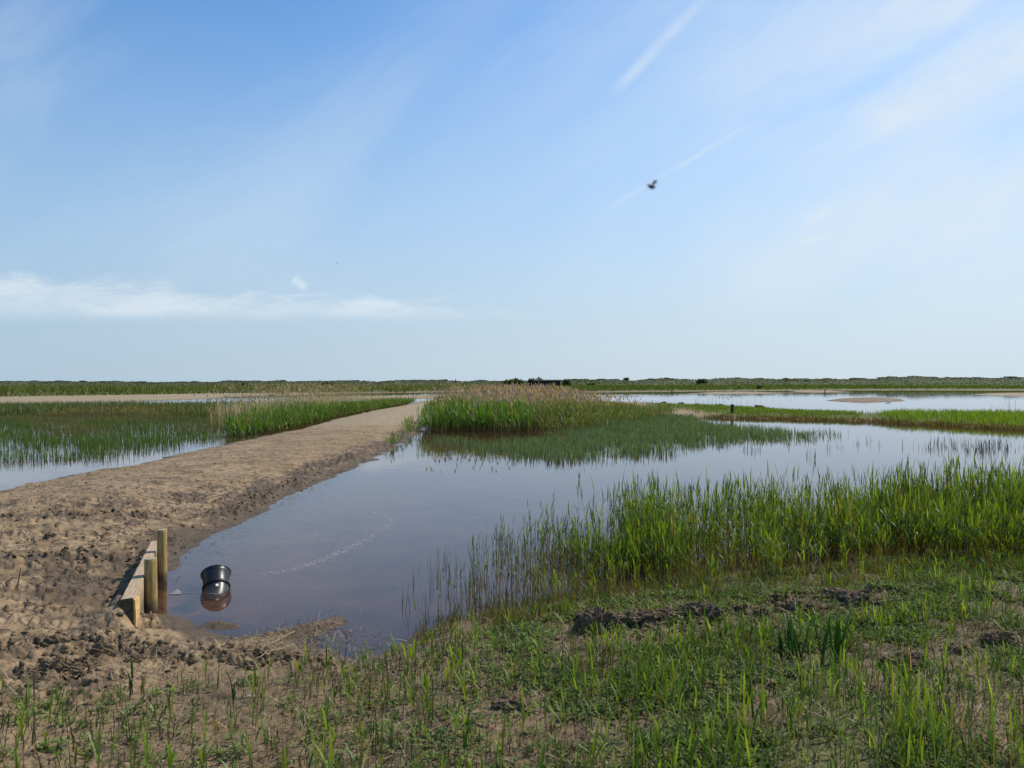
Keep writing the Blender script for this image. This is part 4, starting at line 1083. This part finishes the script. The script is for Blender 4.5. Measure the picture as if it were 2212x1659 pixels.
def build_clods(M):
    data = [  # u, v(base), width px, height px, label
        (1290, 1368, 100, 58, 'largest dark lump of dug earth at the left end of the earth row', 1.0),
        (1385, 1352, 120, 30, 'long low dark earth lump right of the largest lump', 2.0),
        (1515, 1338, 95, 42, 'rounded dark earth lump in the middle of the row, tall as wide', 3.0),
        (1445, 1346, 55, 22, 'small dark earth lump between the long lump and the rounded lump', 4.0),
        (1590, 1335, 80, 20, 'flat dark earth lump just right of the rounded lump', 5.0),
        (1645, 1338, 40, 24, 'small pointed earth lump near the right part of the row', 6.0),
        (1735, 1310, 110, 30, 'long dark earth ridge behind the sword leaved plants', 7.0),
        (1825, 1308, 110, 36, 'dark turf ridge at the right end of the earth row', 8.0),
        (1915, 1300, 90, 16, 'thin flat strip of dark earth farthest right in the row', 9.0),
        (2165, 1402, 80, 40, 'dark earth lump near the right edge of the picture', 10.0),
        (2080, 1412, 60, 22, 'low brown earth lump left of the lump at the right edge', 11.0),
        (1965, 1450, 110, 40, 'broad dark earth lump under leafy herbs at lower right', 12.0),
        (1110, 1535, 100, 28, 'low dark earth lump among reed shoots at bottom centre', 13.0),
        (1180, 1418, 45, 16, 'small dark clod on the straw covered ground near centre', 14.0),
        (118, 1458, 100, 34, 'big crumbly mud clod on the flat mud at lower left', 15.0),
        (178, 1444, 60, 26, 'dark mud clod just right of the big crumbly clod', 16.0),
        (218, 1414, 50, 28, 'dark clod of mud below the end of the near beam', 17.0),
        (112, 1402, 80, 26, 'dark mud clod left of the timber beam end', 18.0),
        (290, 1432, 44, 18, 'lone small mud clod on smooth cracked mud', 19.0),
        (540, 1445, 50, 16, 'muddy lump at the edge of the turf by the wet sand', 20.0),
        (620, 1432, 70, 20, 'dark wet mud lump beside the narrow inlet', 21.0),
        (105, 1165, 26, 16, 'small dark mud clod alone on the upper mud bank', 22.0),
    ]
    for u, v, w, h, lab, sd in data:
        p = on_ground(u, v - 2)
        d = p.y; sx = w / FPX * d / 2; sz = h / FPX * d
        left = u < 700
        o = blob('earth_clod', sx, sx * random.uniform(0.5, 0.75), sz * 0.85, M['earth'] if not left else M['mudclod'], sd, 5 if w > 60 else 4, 0.30, 2.3, (p.x, p.y + sx * 0.3, p.z - sz * 0.12), random.uniform(-0.4, 0.4), 0.13)
        tag(o, lab, 'earth clod', 'clods of dug earth and mud')
    # crumbs too many to count
    co = []; q = []; n0 = 0
    pts = []
    for a, b, wd in DISTURBED[:8] + [((0.6, 5.75), (2.0, 6.05), 0.3), ((2.2, 6.3), (3.6, 6.5), 0.3)]:
        for _ in range(150):
            t = random.random(); pts.append((a[0] + (b[0] - a[0]) * t + random.gauss(0, wd * 0.6), a[1] + (b[1] - a[1]) * t + random.gauss(0, wd * 0.6), random.uniform(0.008, 0.032)))
    for _ in range(900):
        pts.append((random.uniform(-9, -4.1), 3.6 + 20 * random.random() ** 1.5, random.uniform(0.006, 0.024)))
    for _ in range(500):
        pts.append((random.gauss(-4.25, 0.25), random.uniform(8.5, 24), random.uniform(0.008, 0.03)))
    pts = np.array(pts); z = ground(pts[:, 0], pts[:, 1]); ok = z > 0.015
    pts = pts[ok]; z = z[ok]; N = len(pts)
    base = np.array([(sx, sy, sz) for sx in (-1, 1) for sy in (-1, 1) for sz in (-1, 1)], float) * 0.62
    fq = np.array([(0, 1, 3, 2), (4, 6, 7, 5), (0, 4, 5, 1), (2, 3, 7, 6), (0, 2, 6, 4), (1, 5, 7, 3)])
    V = base[None] * RNG.uniform(0.55, 1.35, (N, 8, 3)) * pts[:, 2][:, None, None]
    an = U(0, 6.28, N); ca, sa = np.cos(an)[:, None], np.sin(an)[:, None]
    V = np.stack([V[..., 0] * ca - V[..., 1] * sa, V[..., 0] * sa + V[..., 1] * ca, V[..., 2] * 0.75], -1)
    V += np.stack([pts[:, 0], pts[:, 1], z + pts[:, 2] * 0.15], 1)[:, None]
    Q = fq[None] + np.arange(N)[:, None, None] * 8
    o = link('mud_crumbs', np_mesh('mud_crumbs', V.reshape(-1, 3), Q.reshape(-1, 4)), M['mudclod'])
    tag(o, 'loose crumbs of dried mud strewn over the bank', 'mud crumbs', kind='stuff')
    # shell and pebble specks
    N = 520
    xy = np.column_stack([U(-9, -1.5, N), 3.4 + 16 * RNG.random(N) ** 1.4]); z = gza(xy); ok = z > 0.02; xy, z = xy[ok], z[ok]; N = len(xy)
    s = U(0.003, 0.008, N)
    V = base[None] * RNG.uniform(0.5, 1.4, (N, 8, 3)) * s[:, None, None] + np.column_stack([xy, z + s * 0.4])[:, None]
    Q = fq[None] + np.arange(N)[:, None, None] * 8
    o = link('shell_specks', np_mesh('shell_specks', V.reshape(-1, 3), Q.reshape(-1, 4)), M['shell'])
    tag(o, 'tiny white shells and pebbles dotted over the mud', 'shells', kind='stuff')
    # scum drifting on the water
    co = []
    line = [(560, 1242), (640, 1228), (690, 1210), (745, 1190), (790, 1165), (835, 1140), (850, 1122), (830, 1110), (780, 1106)]
    pts = []
    for (u0, v0), (u1, v1), dn in zip(line, line[1:], (200, 330, 400, 400, 380, 320, 300, 260)):
        for _ in range(dn):
            t = random.random(); pts.append(W(u0 + (u1 - u0) * t + random.gauss(0, 8), v0 + (v1 - v0) * t + random.gauss(0, 2.0)))
    for _ in range(900):
        pts.append(W(random.gauss(640, 110), random.gauss(1165, 30)))
    for _ in range(160):
        pts.append(W(random.uniform(520, 900), random.uniform(1150, 1340)))
    pts = np.array(pts); ok = ground(pts[:, 0], pts[:, 1]) < -0.01; pts = pts[ok]; N = len(pts)
    s = U(0.0015, 0.0045, N) + 0.004 * RNG.random(N) ** 6
    V = base[None] * RNG.uniform(0.5, 1.5, (N, 8, 3)) * s[:, None, None]; V[..., 2] *= 0.06
    V += np.column_stack([pts, np.full(N, 0.0012)])[:, None]
    Q = fq[None] + np.arange(N)[:, None, None] * 8
    o = link('floating_scum', np_mesh('floating_scum', V.reshape(-1, 3), Q.reshape(-1, 4)), M['scum'])
    tag(o, 'curved line of pale scum and specks drifting on the near water', 'scum', kind='stuff')


def leaf_obj(name, base, az, tilt, L, w, droop, c0, c1, mat, parent, segs=7, fold=0.25):
    """one sword leaf with a folded midrib and real thickness"""
    co = []; quads = []; cols = []
    p = Vector(base); side = Vector((-math.sin(az), math.cos(az), 0)); out = Vector((math.cos(az), math.sin(az), 0))
    for k in range(segs + 1):
        f = k / segs
        ww = w * (0.75 + 0.5 * f if f < 0.5 else max(0.02, 1.0 * (1 - ((f - 0.5) / 0.5) ** 2.2))) * 0.5
        th = 0.0012
        for s, o in ((-1, 0), (0, -ww * fold), (1, 0), (0, -ww * fold - th * 2)):
            co.append(p + side * ww * s + out * o)
            cols.append([a * (1 - f) + b * f for a, b in zip(c0, c1)])
        t = tilt + droop * f; p = p + (out * math.sin(t) + Vector((0, 0, math.cos(t)))) * (L / segs)
    for k in range(segs):
        for j in range(4):
            a = k * 4 + j; b = k * 4 + (j + 1) % 4
            quads.append((a, b, b + 4, a + 4))
    quads.append((3, 2, 1, 0)); e = segs * 4; quads.append((e, e + 1, e + 2, e + 3))
    me = np_mesh(name, np.array([tuple(c) for c in co]), np.array(quads), np.array(cols))
    return link(name, me, mat, parent=parent)


def build_marked_plants(M):
    rnd = random.Random(4)
    for u, v, hp, nl, lab in ((1712, 1428, 112, 9, 'sword leaved green plant on the turf, the left and shorter of the pair'), (1795, 1432, 140, 12, 'taller sword leaved green plant with spreading leaves, right of the pair')):
        p = on_ground(u, v); e = empty('iris_plant', (p.x, p.y, p.z - 0.01)); tag(e, lab, 'plant', 'sword leaved plants')
        H = hp / FPX * p.y
        for k in range(nl):
            az = rnd.uniform(0, 6.28); s = rnd.uniform(0.55, 1.08)
            c = [a * rnd.uniform(0.75, 1.2) for a in (0.078, 0.178, 0.026)]
            leaf_obj('leaf', (rnd.gauss(0, 0.035), rnd.gauss(0, 0.02), 0), az, rnd.uniform(0.04, 0.3), H * s * 1.05, rnd.uniform(0.018, 0.026), rnd.uniform(0, 0.25), [a * 0.7 for a in c], c, M['leaf'], e)
    shoots = [(277, 1527, 92, 0.2, 'tall thin reed shoot with two bent leaves rising against the bare mud'),
              (1310, 1306, 74, 0.5, 'pale blue green reed shoot bent left behind the largest earth lump'),
              (505, 1540, 84, 0.1, 'broad upright reed shoot at the left margin of the turf'),
              (1000, 1640, 105, 0.1, 'bright broad leaved reed shoot at the bottom edge near the centre'),
              (1630, 1600, 150, 0.2, 'tallest bright green reed shoot in the lower right turf'),
              (1920, 1520, 96, 0.15, 'yellow green reed shoot in front of the leafy herbs')]
    for u, v, hp, bend, lab in shoots:
        p = on_ground(u, v); e = empty('reed_shoot', (p.x, p.y, p.z - 0.01)); tag(e, lab, 'reed')
        H = hp / FPX * p.y
        bm = bmesh.new(); top = Vector((rnd.uniform(-0.1, 0.1) * H, 0.02, H * 0.7))
        tube(bm, [(0, 0, 0), top * 0.5 + Vector((0.004, 0, 0)), top], [0.0035, 0.003, 0.0018], 8)
        link('stem', bm_mesh('stem', bm, True), M['stem'], parent=e)
        blue = 'blue' in lab
        for k, f in enumerate((0.35, 0.55, 0.75, 0.98)):
            c = [a * rnd.uniform(0.85, 1.2) for a in ((0.15, 0.22, 0.13) if blue else (0.13, 0.23, 0.025) if 'yellow' in lab or 'bright' in lab else (0.06, 0.13, 0.025))]
            az = math.pi + rnd.uniform(-0.5, 0.5) if blue else rnd.uniform(0, 6.28)
            leaf_obj('leaf', top * f, az, rnd.uniform(0.05, 0.3), H * rnd.uniform(0.32, 0.5), 0.014 if 'broad' in lab or 'tall' in lab else 0.011, bend + rnd.uniform(0, 0.4), [a * 0.8 for a in c], c, M['leaf'], e)
    # dry stalks lying on the bank
    for u0, v0, u1, v1, lab in ((452, 1077, 505, 1062, 'single pale dry reed stalk lying across the upper mud bank'), (584, 1396, 640, 1370, 'long pale dry stalk lying along the muddy spit by the inlet'), (555, 1425, 640, 1405, 'shorter dry stalk on wet mud below the muddy spit')):
        a = on_ground(u0, v0); b = on_ground(u1, v1); bm = bmesh.new()
        pts = []
        for i in range(13):
            t = i / 12; q = a.lerp(b, t); q.z = max(gz(q.x, q.y), 0.0) + 0.012 + 0.012 * math.sin(3 * t); pts.append(q - a)
        zz = [p.z for p in pts]; zm = max(zz)
        for i, p_ in enumerate(pts): p_.z = 0.5 * p_.z + 0.5 * zm
        tube(bm, pts, [0.003] * 12 + [0.0012], 8)
        o = link('dry_stalk', bm_mesh('dry_stalk', bm, True), M['straw'], loc=a); tag(o, lab, 'stalk')
    p = on_ground(38, 1268); bm = bmesh.new()
    tube(bm, [(0, 0, -0.03), (0.008, 0, 0.06), (0.03, 0, 0.17)], [0.008, 0.006, 0.003], 8)
    o = link('twig', bm_mesh('twig', bm, True), M['earth'], loc=p); tag(o, 'thin dark twig stuck upright in the mud at far left', 'twig')


def build_far_things(M):
    # marker post on the spit
    x, y = W(1581, 899.5)
    e = empty('marker_post', (x, y, 0)); tag(e, 'weathered dark square post standing at the water edge of the spit', 'post')
    bm = bmesh.new(); box(bm, -0.075, 0.075, -0.075, 0.075, -0.4, 0.70, 0.008); link('shaft', bm_mesh('shaft', bm), M['oldwood'], parent=e)
    bm = bmesh.new(); box(bm, -0.088, 0.088, -0.088, 0.088, 0.701, 0.745, 0.008); link('cap', bm_mesh('cap', bm), M['capwood'], parent=e)
    e.rotation_euler = (0, R(2), R(12))
    # bird hide
    D = 300.0; cx = (1181.5 - CX) / FPX * D; wd = 58 / FPX * D
    z0 = 0.9; top = 2 + (CY - 820.3) / FPX * D
    e = empty('bird_hide', (cx, D, 0)); tag(e, 'long low dark wooden bird hide standing before the dunes', 'hut')
    h = top - z0
    bm = bmesh.new(); box(bm, -wd / 2, wd / 2, 0, 3.2, z0 - 0.4, z0 + h * 0.50); box(bm, -wd / 2, wd / 2, 0, 3.2, z0 + h * 0.62, z0 + h * 0.86)
    wl = link('wall', bm_mesh('wall', bm), M['hide'], parent=e)
    bm = bmesh.new(); box(bm, -wd / 2 + 0.1, wd / 2 - 0.1, 0.25, 3.0, z0 + h * 0.5 + 0.003, z0 + h * 0.62 - 0.003); link('viewing_slot', bm_mesh('viewing_slot', bm), M['black'], parent=e)
    bm = bmesh.new()
    vs = [bm.verts.new(c) for c in ((-wd / 2 - 0.3, -0.4, z0 + h * 0.87), (wd / 2 + 0.3, -0.4, z0 + h * 0.87), (wd / 2 + 0.3, 3.6, z0 + h * 0.87 + 0.05), (-wd / 2 - 0.3, 3.6, z0 + h * 0.87 + 0.05),
                                    (-wd / 2 - 0.3, 0.2, z0 + h * 0.97), (wd / 2 + 0.3, 0.2, z0 + h * 0.97), (wd / 2 + 0.3, 3.6, z0 + h * 1.02), (-wd / 2 - 0.3, 3.6, z0 + h * 1.02))]
    for f in ((0, 3, 2, 1), (4, 5, 6, 7), (0, 1, 5, 4), (1, 2, 6, 5), (2, 3, 7, 6), (3, 0, 4, 7)): bm.faces.new([vs[i] for i in f])
    link('roof', bm_mesh('roof', bm), M['hideroof'], parent=e)
    for k in range(5):
        xx = -wd / 2 + 0.12 + k * (wd - 0.24) / 4
        bm = bmesh.new(); box(bm, xx - 0.07, xx + 0.07, -0.06, -0.003, z0 - 0.9, z0 + h * 0.86); link('support_post', bm_mesh('support_post', bm), M['hideroof'], parent=e)
    # bushes on and before the dunes
    bush = []

    def make_bush(seed):
        rb = Ribbons(); n = 900; rr = random.Random(seed)
        lob = [(rr.uniform(-0.6, 0.6), rr.uniform(-0.4, 0.4), rr.uniform(0.25, 0.55), rr.uniform(0.3, 0.55)) for _ in range(7)]
        P_ = []
        for _ in range(n):
            l = rr.choice(lob); d = Vector((rr.gauss(0, 1), rr.gauss(0, 1), rr.gauss(0, 1))).normalized() * l[3] * rr.uniform(0.6, 1.0)
            P_.append((l[0] + d.x, l[1] + d.y, max(0.0, l[2] + d.z * 0.8)))
        P_ = np.array(P_)
        c = colvar(n, (0.038, 0.055, 0.020), 0.45)
        rb.add(P_, U(0, 6.28, n), U(0, 1.5, n), U(0.12, 0.26, n), U(0.08, 0.16, n), U(0, 0.6, n), c, c * 1.1, 2, [0.5, 1, 0.2])
        return np_mesh('bush', np.concatenate(rb.co), np.concatenate(rb.q), np.concatenate(rb.c))
    protos = [make_bush(s) for s in range(5)]
    for m in protos: m.materials.append(M['leaf'])

    def bsh(u, vtop, wpx, D, lab, hpx=None, grp=None):
        x = (u - CX) / FPX * D; g = gz(x, D); zt = 2 + (CY - vtop) / FPX * D
        h = max(zt - g, 0.8) if hpx is None else hpx / FPX * D
        b = g - 0.1 if hpx is None else max(g - 0.1, zt - h)
        o = bpy.data.objects.new('bush', random.choice(protos)); COL.objects.link(o)
        o.location = (x, D, b); s = wpx / FPX * D / 1.7; o.scale = (s, s * 0.8, h * 1.15); o.rotation_euler = (0, 0, random.uniform(0, 6))
        tag(o, lab, 'bush', grp)
    near_b = [(704, 825.5, 30, 300, 'dark lumpy bush alone on the far reed field, left of centre', None),
              (525, 832, 17, 262, 'small dark bush standing in the left part of the reed field', 12),
              (1513, 819, 28, 470, 'large dark bush on the dune face right of the bird hide', None),
              (1641, 836.2, 18, 245, 'round dark bush at the far shore of the right hand lake', 9),
              (1744, 823.5, 16, 480, 'small dark bush on the dune face beyond the round shore bush', None),
              (1278, 826, 20, 430, 'low grey green bush just right of the bird hide', None)]
    for u, vt, w, D, lab, hp in near_b: bsh(u, vt, w, D, lab, hp)
    for u, vt, w, i in ((1095, 820.5, 34, 'leftmost, low and wide'), (1118, 818.5, 30, 'second from the left'), (1148, 818, 30, 'just left of the hide wall'), (1166, 816, 14, 'narrow and tallest, sticking up over the hide roof'), (1222, 820, 22, 'behind the right end of the hide')):
        bsh(u, vt, w, 330, 'grey green bush behind the bird hide, ' + i)
    sky_b = [(75, 824, 26), (180, 825, 22), (222, 824.5, 20), (300, 824, 30), (420, 823.5, 24), (610, 824, 16), (770, 824, 24), (960, 821.5, 18), (1240, 819, 18), (1300, 819, 20), (1352, 816.5, 20), (1405, 817.5, 18), (1440, 816, 24), (1560, 817, 18),
             (1640, 817.5, 26), (1697, 816.5, 20), (1786, 818, 18), (1850, 816.5, 28), (1905, 817, 20), (2013, 813.8, 24), (2060, 815.5, 30), (2110, 816.5, 22), (2185, 813.5, 30)]
    place = ['near the left edge', 'left quarter', 'left quarter again', 'left third', 'above the left reed field', 'left of the dark lone bush', 'right of the dark lone bush', 'left of the bird hide', 'beside the bird hide', 'right of the bird hide']
    for k, (u, vt, w) in enumerate(sky_b):
        x = (u - CX) / FPX
        D = 560 + (-math.atan(x)) * 80
        bsh(u, vt - 0.5, w, D, 'low dark bush breaking the crest of the distant dunes', None, 'bushes along the dune crest')
    # markers on the skyline
    for u, vt, hp, lab in ((984, 818.5, 8, 'thin dark marker post on the skyline left of the bird hide'), (1428.5, 815.5, 6, 'short marker post on the dune crest right of the bird hide')):
        D = 520; x = (u - CX) / FPX * D; bm = bmesh.new(); zt = 2 + (CY - vt) / FPX * D
        g = gz(x, D); tube(bm, [(0, 0, g - 0.3), (0.02, 0, g + 1), (0.05, 0, zt - 0.2), (0.05, 0, zt)], [0.3, 0.28, 0.26, 0.2], 8)
        o = link('skyline_post', bm_mesh('skyline_post', bm, True), M['oldwood'], loc=(x, D, 0)); tag(o, lab, 'post')
    # tiny markers standing in the lake
    for u, v, hp, D_, lab in ((1451.5, 849, 7, 0, 'small dark stake standing in the lake by the long sand spit'), (1782, 849, 8, 0, 'small dark stake in the lake above the low brown island')):
        x, y = W(u, v); bm = bmesh.new(); h = hp / FPX * y
        tube(bm, [(0, 0, -0.4), (0, 0, h * 0.6), (0.02, 0, h)], [0.11, 0.1, 0.09], 10)
        o = link('stake', bm_mesh('stake', bm, True), M['oldwood'], loc=(x, y, 0)); tag(o, lab, 'stake')
    # dark clods along the back edge of the spit
    for i, (u, v, w, lab) in enumerate(((1434, 871.5, 16, 'first dark clod on the back edge of the sandy spit, near its left'), (1472, 873.5, 18, 'flat dark clod on the back edge of the sandy spit, in the middle'), (1506, 874.5, 12, 'smallest dark clod on the back edge of the sandy spit'), (1555, 877, 18, 'dark clod on the spit just left of the square post'), (1640, 881.5, 24, 'dark clod on the spit just right of the square post'))):
        x, y = W(u, v + 1); s = w / FPX * y / 2
        o = blob('earth_clod', s, s * 0.7, s * 0.55, M['earth'], 40 + i, 3, 0.4, 2.0, (x, y, max(gz(x, y), 0.02))); tag(o, lab, 'earth clod', 'clods on the spit')


def bird_mesh(name, flap, body=1.0):
    me = bpy.data.meshes.new(name + '_skeleton')
    V = [(0, -0.24, 0.02), (0, -0.17, 0.025), (0, 0, 0), (0, 0.16, 0.0), (0, 0.27, 0.0),
         (0.16, -0.05, 0.10 * flap), (0.34, 0.0, 0.16 * flap), (0.56, 0.10, 0.06 * flap), (-0.16, -0.05, 0.10 * flap), (-0.34, 0.0, 0.16 * flap), (-0.56, 0.10, 0.06 * flap)]
    E = [(2, 1), (1, 0), (2, 3), (3, 4), (2, 5), (5, 6), (6, 7), (2, 8), (8, 9), (9, 10)]
    me.from_pydata(V, E, [])
    o = bpy.data.objects.new('tmp', me); COL.objects.link(o)
    o.modifiers.new('s', 'SKIN')
    rad = [(0.014, 0.014), (0.042, 0.042), (0.07, 0.065), (0.045, 0.035), (0.05, 0.008), (0.06, 0.016), (0.055, 0.011), (0.012, 0.005), (0.06, 0.016), (0.055, 0.011), (0.012, 0.005)]
    for sv, r in zip(me.skin_vertices[0].data, rad): sv.radius = (r[0] * body, r[1] * body)
    me.skin_vertices[0].data[2].use_root = True
    sb = o.modifiers.new('d', 'SUBSURF'); sb.levels = 2; sb.render_levels = 2
    dg = bpy.context.evaluated_depsgraph_get(); ev = o.evaluated_get(dg)
    r = bpy.data.meshes.new_from_object(ev); r.name = name
    bpy.data.objects.remove(o)
    for p in r.polygons: p.use_smooth = True
    return r


def build_birds(M):
    gl = [bird_mesh('gull', f) for f in (1.2, -0.5, 0.3)]
    dk = [bird_mesh('dark_bird', f) for f in (1.3, 0.6)]
    for m in gl: m.materials.append(M['gull'])
    for m in dk: m.materials.append(M['darkbird'])

    def put(me, name, px, py, D, span, lab, cat, grp, rz=None, roll=0.3, pitch=0.0):
        o = bpy.data.objects.new(name, me); COL.objects.link(o)
        o.location = P(px / 1.8517, py / 1.8517, D); s = span / 1.14; o.scale = (s, s, s)
        o.rotation_euler = (pitch, roll, random.uniform(0, 6.28) if rz is None else rz)
        tag(o, lab, cat, grp)
    # birds against the sky
    put(dk[0], 'flying_bird', 1348, 1054, 90, 0.42, 'dark bird flying above the band of cloud, highest at left of centre', 'bird', None, R(60), -0.6, 0.3)
    put(dk[1], 'flying_bird', 322, 1094, 110, 0.36, 'small dark bird flying over the left end of the cloud band', 'bird', None, R(20), 0.9)
    put(dk[0], 'flying_bird', 2569, 63, 110, 0.3, 'tiny bird high up near the top edge by the streak of cloud', 'bird', None, R(140), 0.9)
    put(dk[1], 'flying_bird', 787, 1225, 150, 0.3, 'tiny bird flying low in front of the cloud band', 'bird', None, R(80), 0.4)
    put(dk[0], 'flying_bird', 2397, 1506, 180, 0.5, 'pale speck of a bird just above the dunes right of the hide', 'bird', None, R(40), -0.7)
    # dark birds low over the lake
    for k, (zx, zy) in enumerate(((595, 395), (690, 326), (1080, 340), (1310, 340), (1815, 335), (1630, 318), (98, 321))):
        put(dk[k % 2], 'lake_bird', 2600 + zx * .271, 1490 + zy * .271, 105, 0.32, 'small dark bird flying low over the right hand lake', 'bird', 'dark birds over the lake', None, random.uniform(-1, 1))
    for k, (zx, zy) in enumerate(((130, 245), (237, 253))):
        put(dk[k], 'lake_bird', 3200 + zx * .405, 1490 + zy * .405, 95, 0.34, 'small dark bird flying low over the right hand lake', 'bird', 'dark birds over the lake', None, random.uniform(-1, 1))
    # white gulls
    W1 = [(2600 + a * .271, 1490 + b * .271) for a, b in ((85, 178), (275, 135), (655, 128), (865, 132), (1190, 222), (2085, 143), (2150, 168))] + [(3200 + a * .405, 1490 + b * .405) for a, b in ((345, 103), (475, 108), (1475, 160))] + [(2549, 1525)]
    for k, (px, py) in enumerate(W1):
        put(gl[k % 3], 'gull', px, py, 215, 0.85, 'white gull flying in front of the distant dunes', 'gull', 'white gulls before the dunes', None, random.uniform(-0.6, 0.6))
    # gulls sitting on sand and water
    rest = bird_mesh('resting_gull', 0.0)
    for v in rest.vertices:
        if abs(v.co.x) > 0.07:
            v.co = Vector((math.copysign(0.07 + 0.02 * min(abs(v.co.x), 0.5), v.co.x), v.co.y * 0.6 + abs(v.co.x) * 0.5, 0.02 + v.co.z * 0.4))
    rest.materials.append(M['gull'])
    for px, py, z, lab in ((1294, 1578, 0.2, 'white gull resting on the sandy strip left of the tall reeds'), (1552 - 400, 1561, 0.6, 'white gull resting among the reeds of the left field'), (3553, 1604, 0.1, 'white gull sitting at the near edge of the low brown island'), (2943, 1565, 0.3, 'left of two white gulls at the foot of the far reeds'), (2949, 1567, 0.3, 'right of two white gulls at the foot of the far reeds'), (3021, 1564, 0.3, 'white gull beside the round dark shore bush')):
        x, y = W(px / 1.8517, py / 1.8517, z); y = min(y, 260); x = (px / 1.8517 - CX) / FPX * y
        o = bpy.data.objects.new('resting_gull', rest); COL.objects.link(o); o.location = (x, y, max(gz(x, y), 0.0) + 0.12); o.scale = (1.3, 1.3, 1.6); o.rotation_euler = (0.2, 0, random.uniform(0, 6.28))
        tag(o, lab, 'gull')
    # insect close to the lens
    b = P(2606 / 1.8517, 747 / 1.8517, 0.6)
    e = empty('flying_insect', b, R(35)); tag(e, 'dark blurred fly hovering close in the sky above the right hand lake', 'insect')
    bm = bmesh.new(); tube(bm, [(-0.0042, 0, 0.0012), (-0.003, 0, 0.0006), (-0.001, 0, 0), (0.0012, 0, 0.0001), (0.0024, 0, 0.0004), (0.0034, 0, 0.0003), (0.0040, 0, 0)], [0.0003, 0.0012, 0.0016, 0.0019, 0.0012, 0.0013, 0.0005], 14)
    link('body', bm_mesh('body', bm, True), M['black'], parent=e)
    for s in (-1, 1):
        bm = bmesh.new()
        out = [(0.0006, 0.0008), (0.0022, 0.0030), (0.0012, 0.0052), (-0.0014, 0.0056), (-0.0022, 0.0036), (-0.0008, 0.0012)]
        a = [bm.verts.new((x, s * y, 0.0012 + y * 0.5)) for x, y in out]; c = [bm.verts.new((x, s * y, 0.0011 + y * 0.5)) for x, y in out]
        bm.faces.new(a); bm.faces.new(c[::-1])
        for i in range(6): bm.faces.new((a[i], c[i], c[(i + 1) % 6], a[(i + 1) % 6]))
        bmesh.ops.recalc_face_normals(bm, faces=bm.faces)
        link('wing', bm_mesh('wing', bm), M['wing'], parent=e)


def main():
    M = {
        'leaf': leaf_mat('reed_leaf', 0.45, 0.45, 0.3), 'farleaf': leaf_mat('far_leaf', 0.25, 0.9, 0.05), 'dry': leaf_mat('dry_straw', 0.2, 0.7, 0.2),
        'plank': simple_mat('sawn_plank', (0.34, 0.25, 0.155), 0.75, 0.2, 7, 0.3, 0.25, (14, 0.6, 14), (0.50, 0.37, 0.23)),
        'endwood': simple_mat('shaded_end_grain', (0.085, 0.060, 0.036), 0.85, 0.4, 20, 0.3, 0.2),  # weathered end grain, with the end face's shade put into its dark brown
        'rawwood': simple_mat('torn_wood', (0.52, 0.34, 0.12), 0.7, 0.3, 9, 0.6, 0.3, (10, 1.2, 4)),
        'post': simple_mat('treated_post', (0.31, 0.205, 0.072), 0.65, 0.35, 5, 0.25, 0.3, (9, 9, 0.9)),
        'endgrain': simple_mat('end_grain', (0.33, 0.27, 0.15), 0.8, 0.25, 40, 0.3, 0.2),
        'pipe': simple_mat('black_plastic', (0.018, 0.019, 0.021), 0.36, 0.35, 30, 0.05, 0.4),
        'pipedark': simple_mat('rubber_seal', (0.008, 0.008, 0.009), 0.5, 0.2, 30),
        'pipegrey': simple_mat('grey_plastic', (0.22, 0.22, 0.22), 0.5, 0.2, 30),
        'white': simple_mat('paper_label', (0.75, 0.74, 0.70), 0.6, 0.06, 30),
        'earth': simple_mat('dug_earth', (0.135, 0.094, 0.058), 0.95, 0.5, 18, 0.7, 0.1),
        'mudclod': simple_mat('dried_mud', (0.150, 0.108, 0.062), 0.95, 0.45, 16, 0.8, 0.1),
        'shell': simple_mat('shell', (0.62, 0.58, 0.50), 0.6, 0.25, 3), 'scum': simple_mat('scum', (0.62, 0.58, 0.54), 0.7, 0.3, 5),
        'stem': simple_mat('reed_stem', (0.07, 0.085, 0.035), 0.6, 0.3, 20), 'straw': simple_mat('straw', (0.32, 0.24, 0.14), 0.7, 0.25, 15),
        'oldwood': simple_mat('weathered_wood', (0.060, 0.052, 0.046), 0.85, 0.35, 9, 0.3, 0.2, (6, 6, 0.8)), 'capwood': simple_mat('cap_wood', (0.13, 0.14, 0.16), 0.7, 0.2, 9),
        'hide': simple_mat('tarred_boards', (0.022, 0.020, 0.021), 0.75, 0.35, 1.2, 0.2, 0.3, (0.4, 1, 9)), 'hideroof': simple_mat('felt_roof', (0.030, 0.026, 0.026), 0.85, 0.3, 2),
        'black': simple_mat('black', (0.006, 0.006, 0.007), 0.6, 0.1, 10), 'gull': simple_mat('white_feathers', (0.78, 0.78, 0.77), 0.7, 0.08, 5),
        'darkbird': simple_mat('dark_feathers', (0.050, 0.046, 0.050), 0.7, 0.2, 5), 'wing': simple_mat('insect_wing', (0.05, 0.05, 0.07), 0.3, 0.2, 300),
    }
    stained(M['post'], 0.02, 0.14, (0.06, 0.045, 0.028)); stained(M['plank'], 0.10, 0.27, (0.12, 0.088, 0.055)); stained(M['pipe'], 0.0, 0.09, (0.05, 0.043, 0.036))
    build_light(); build_ground(); build_water()
    build_plants(M)
    build_timber(M); build_pipe(M); build_clods(M); build_marked_plants(M); build_far_things(M); build_birds(M)


main()
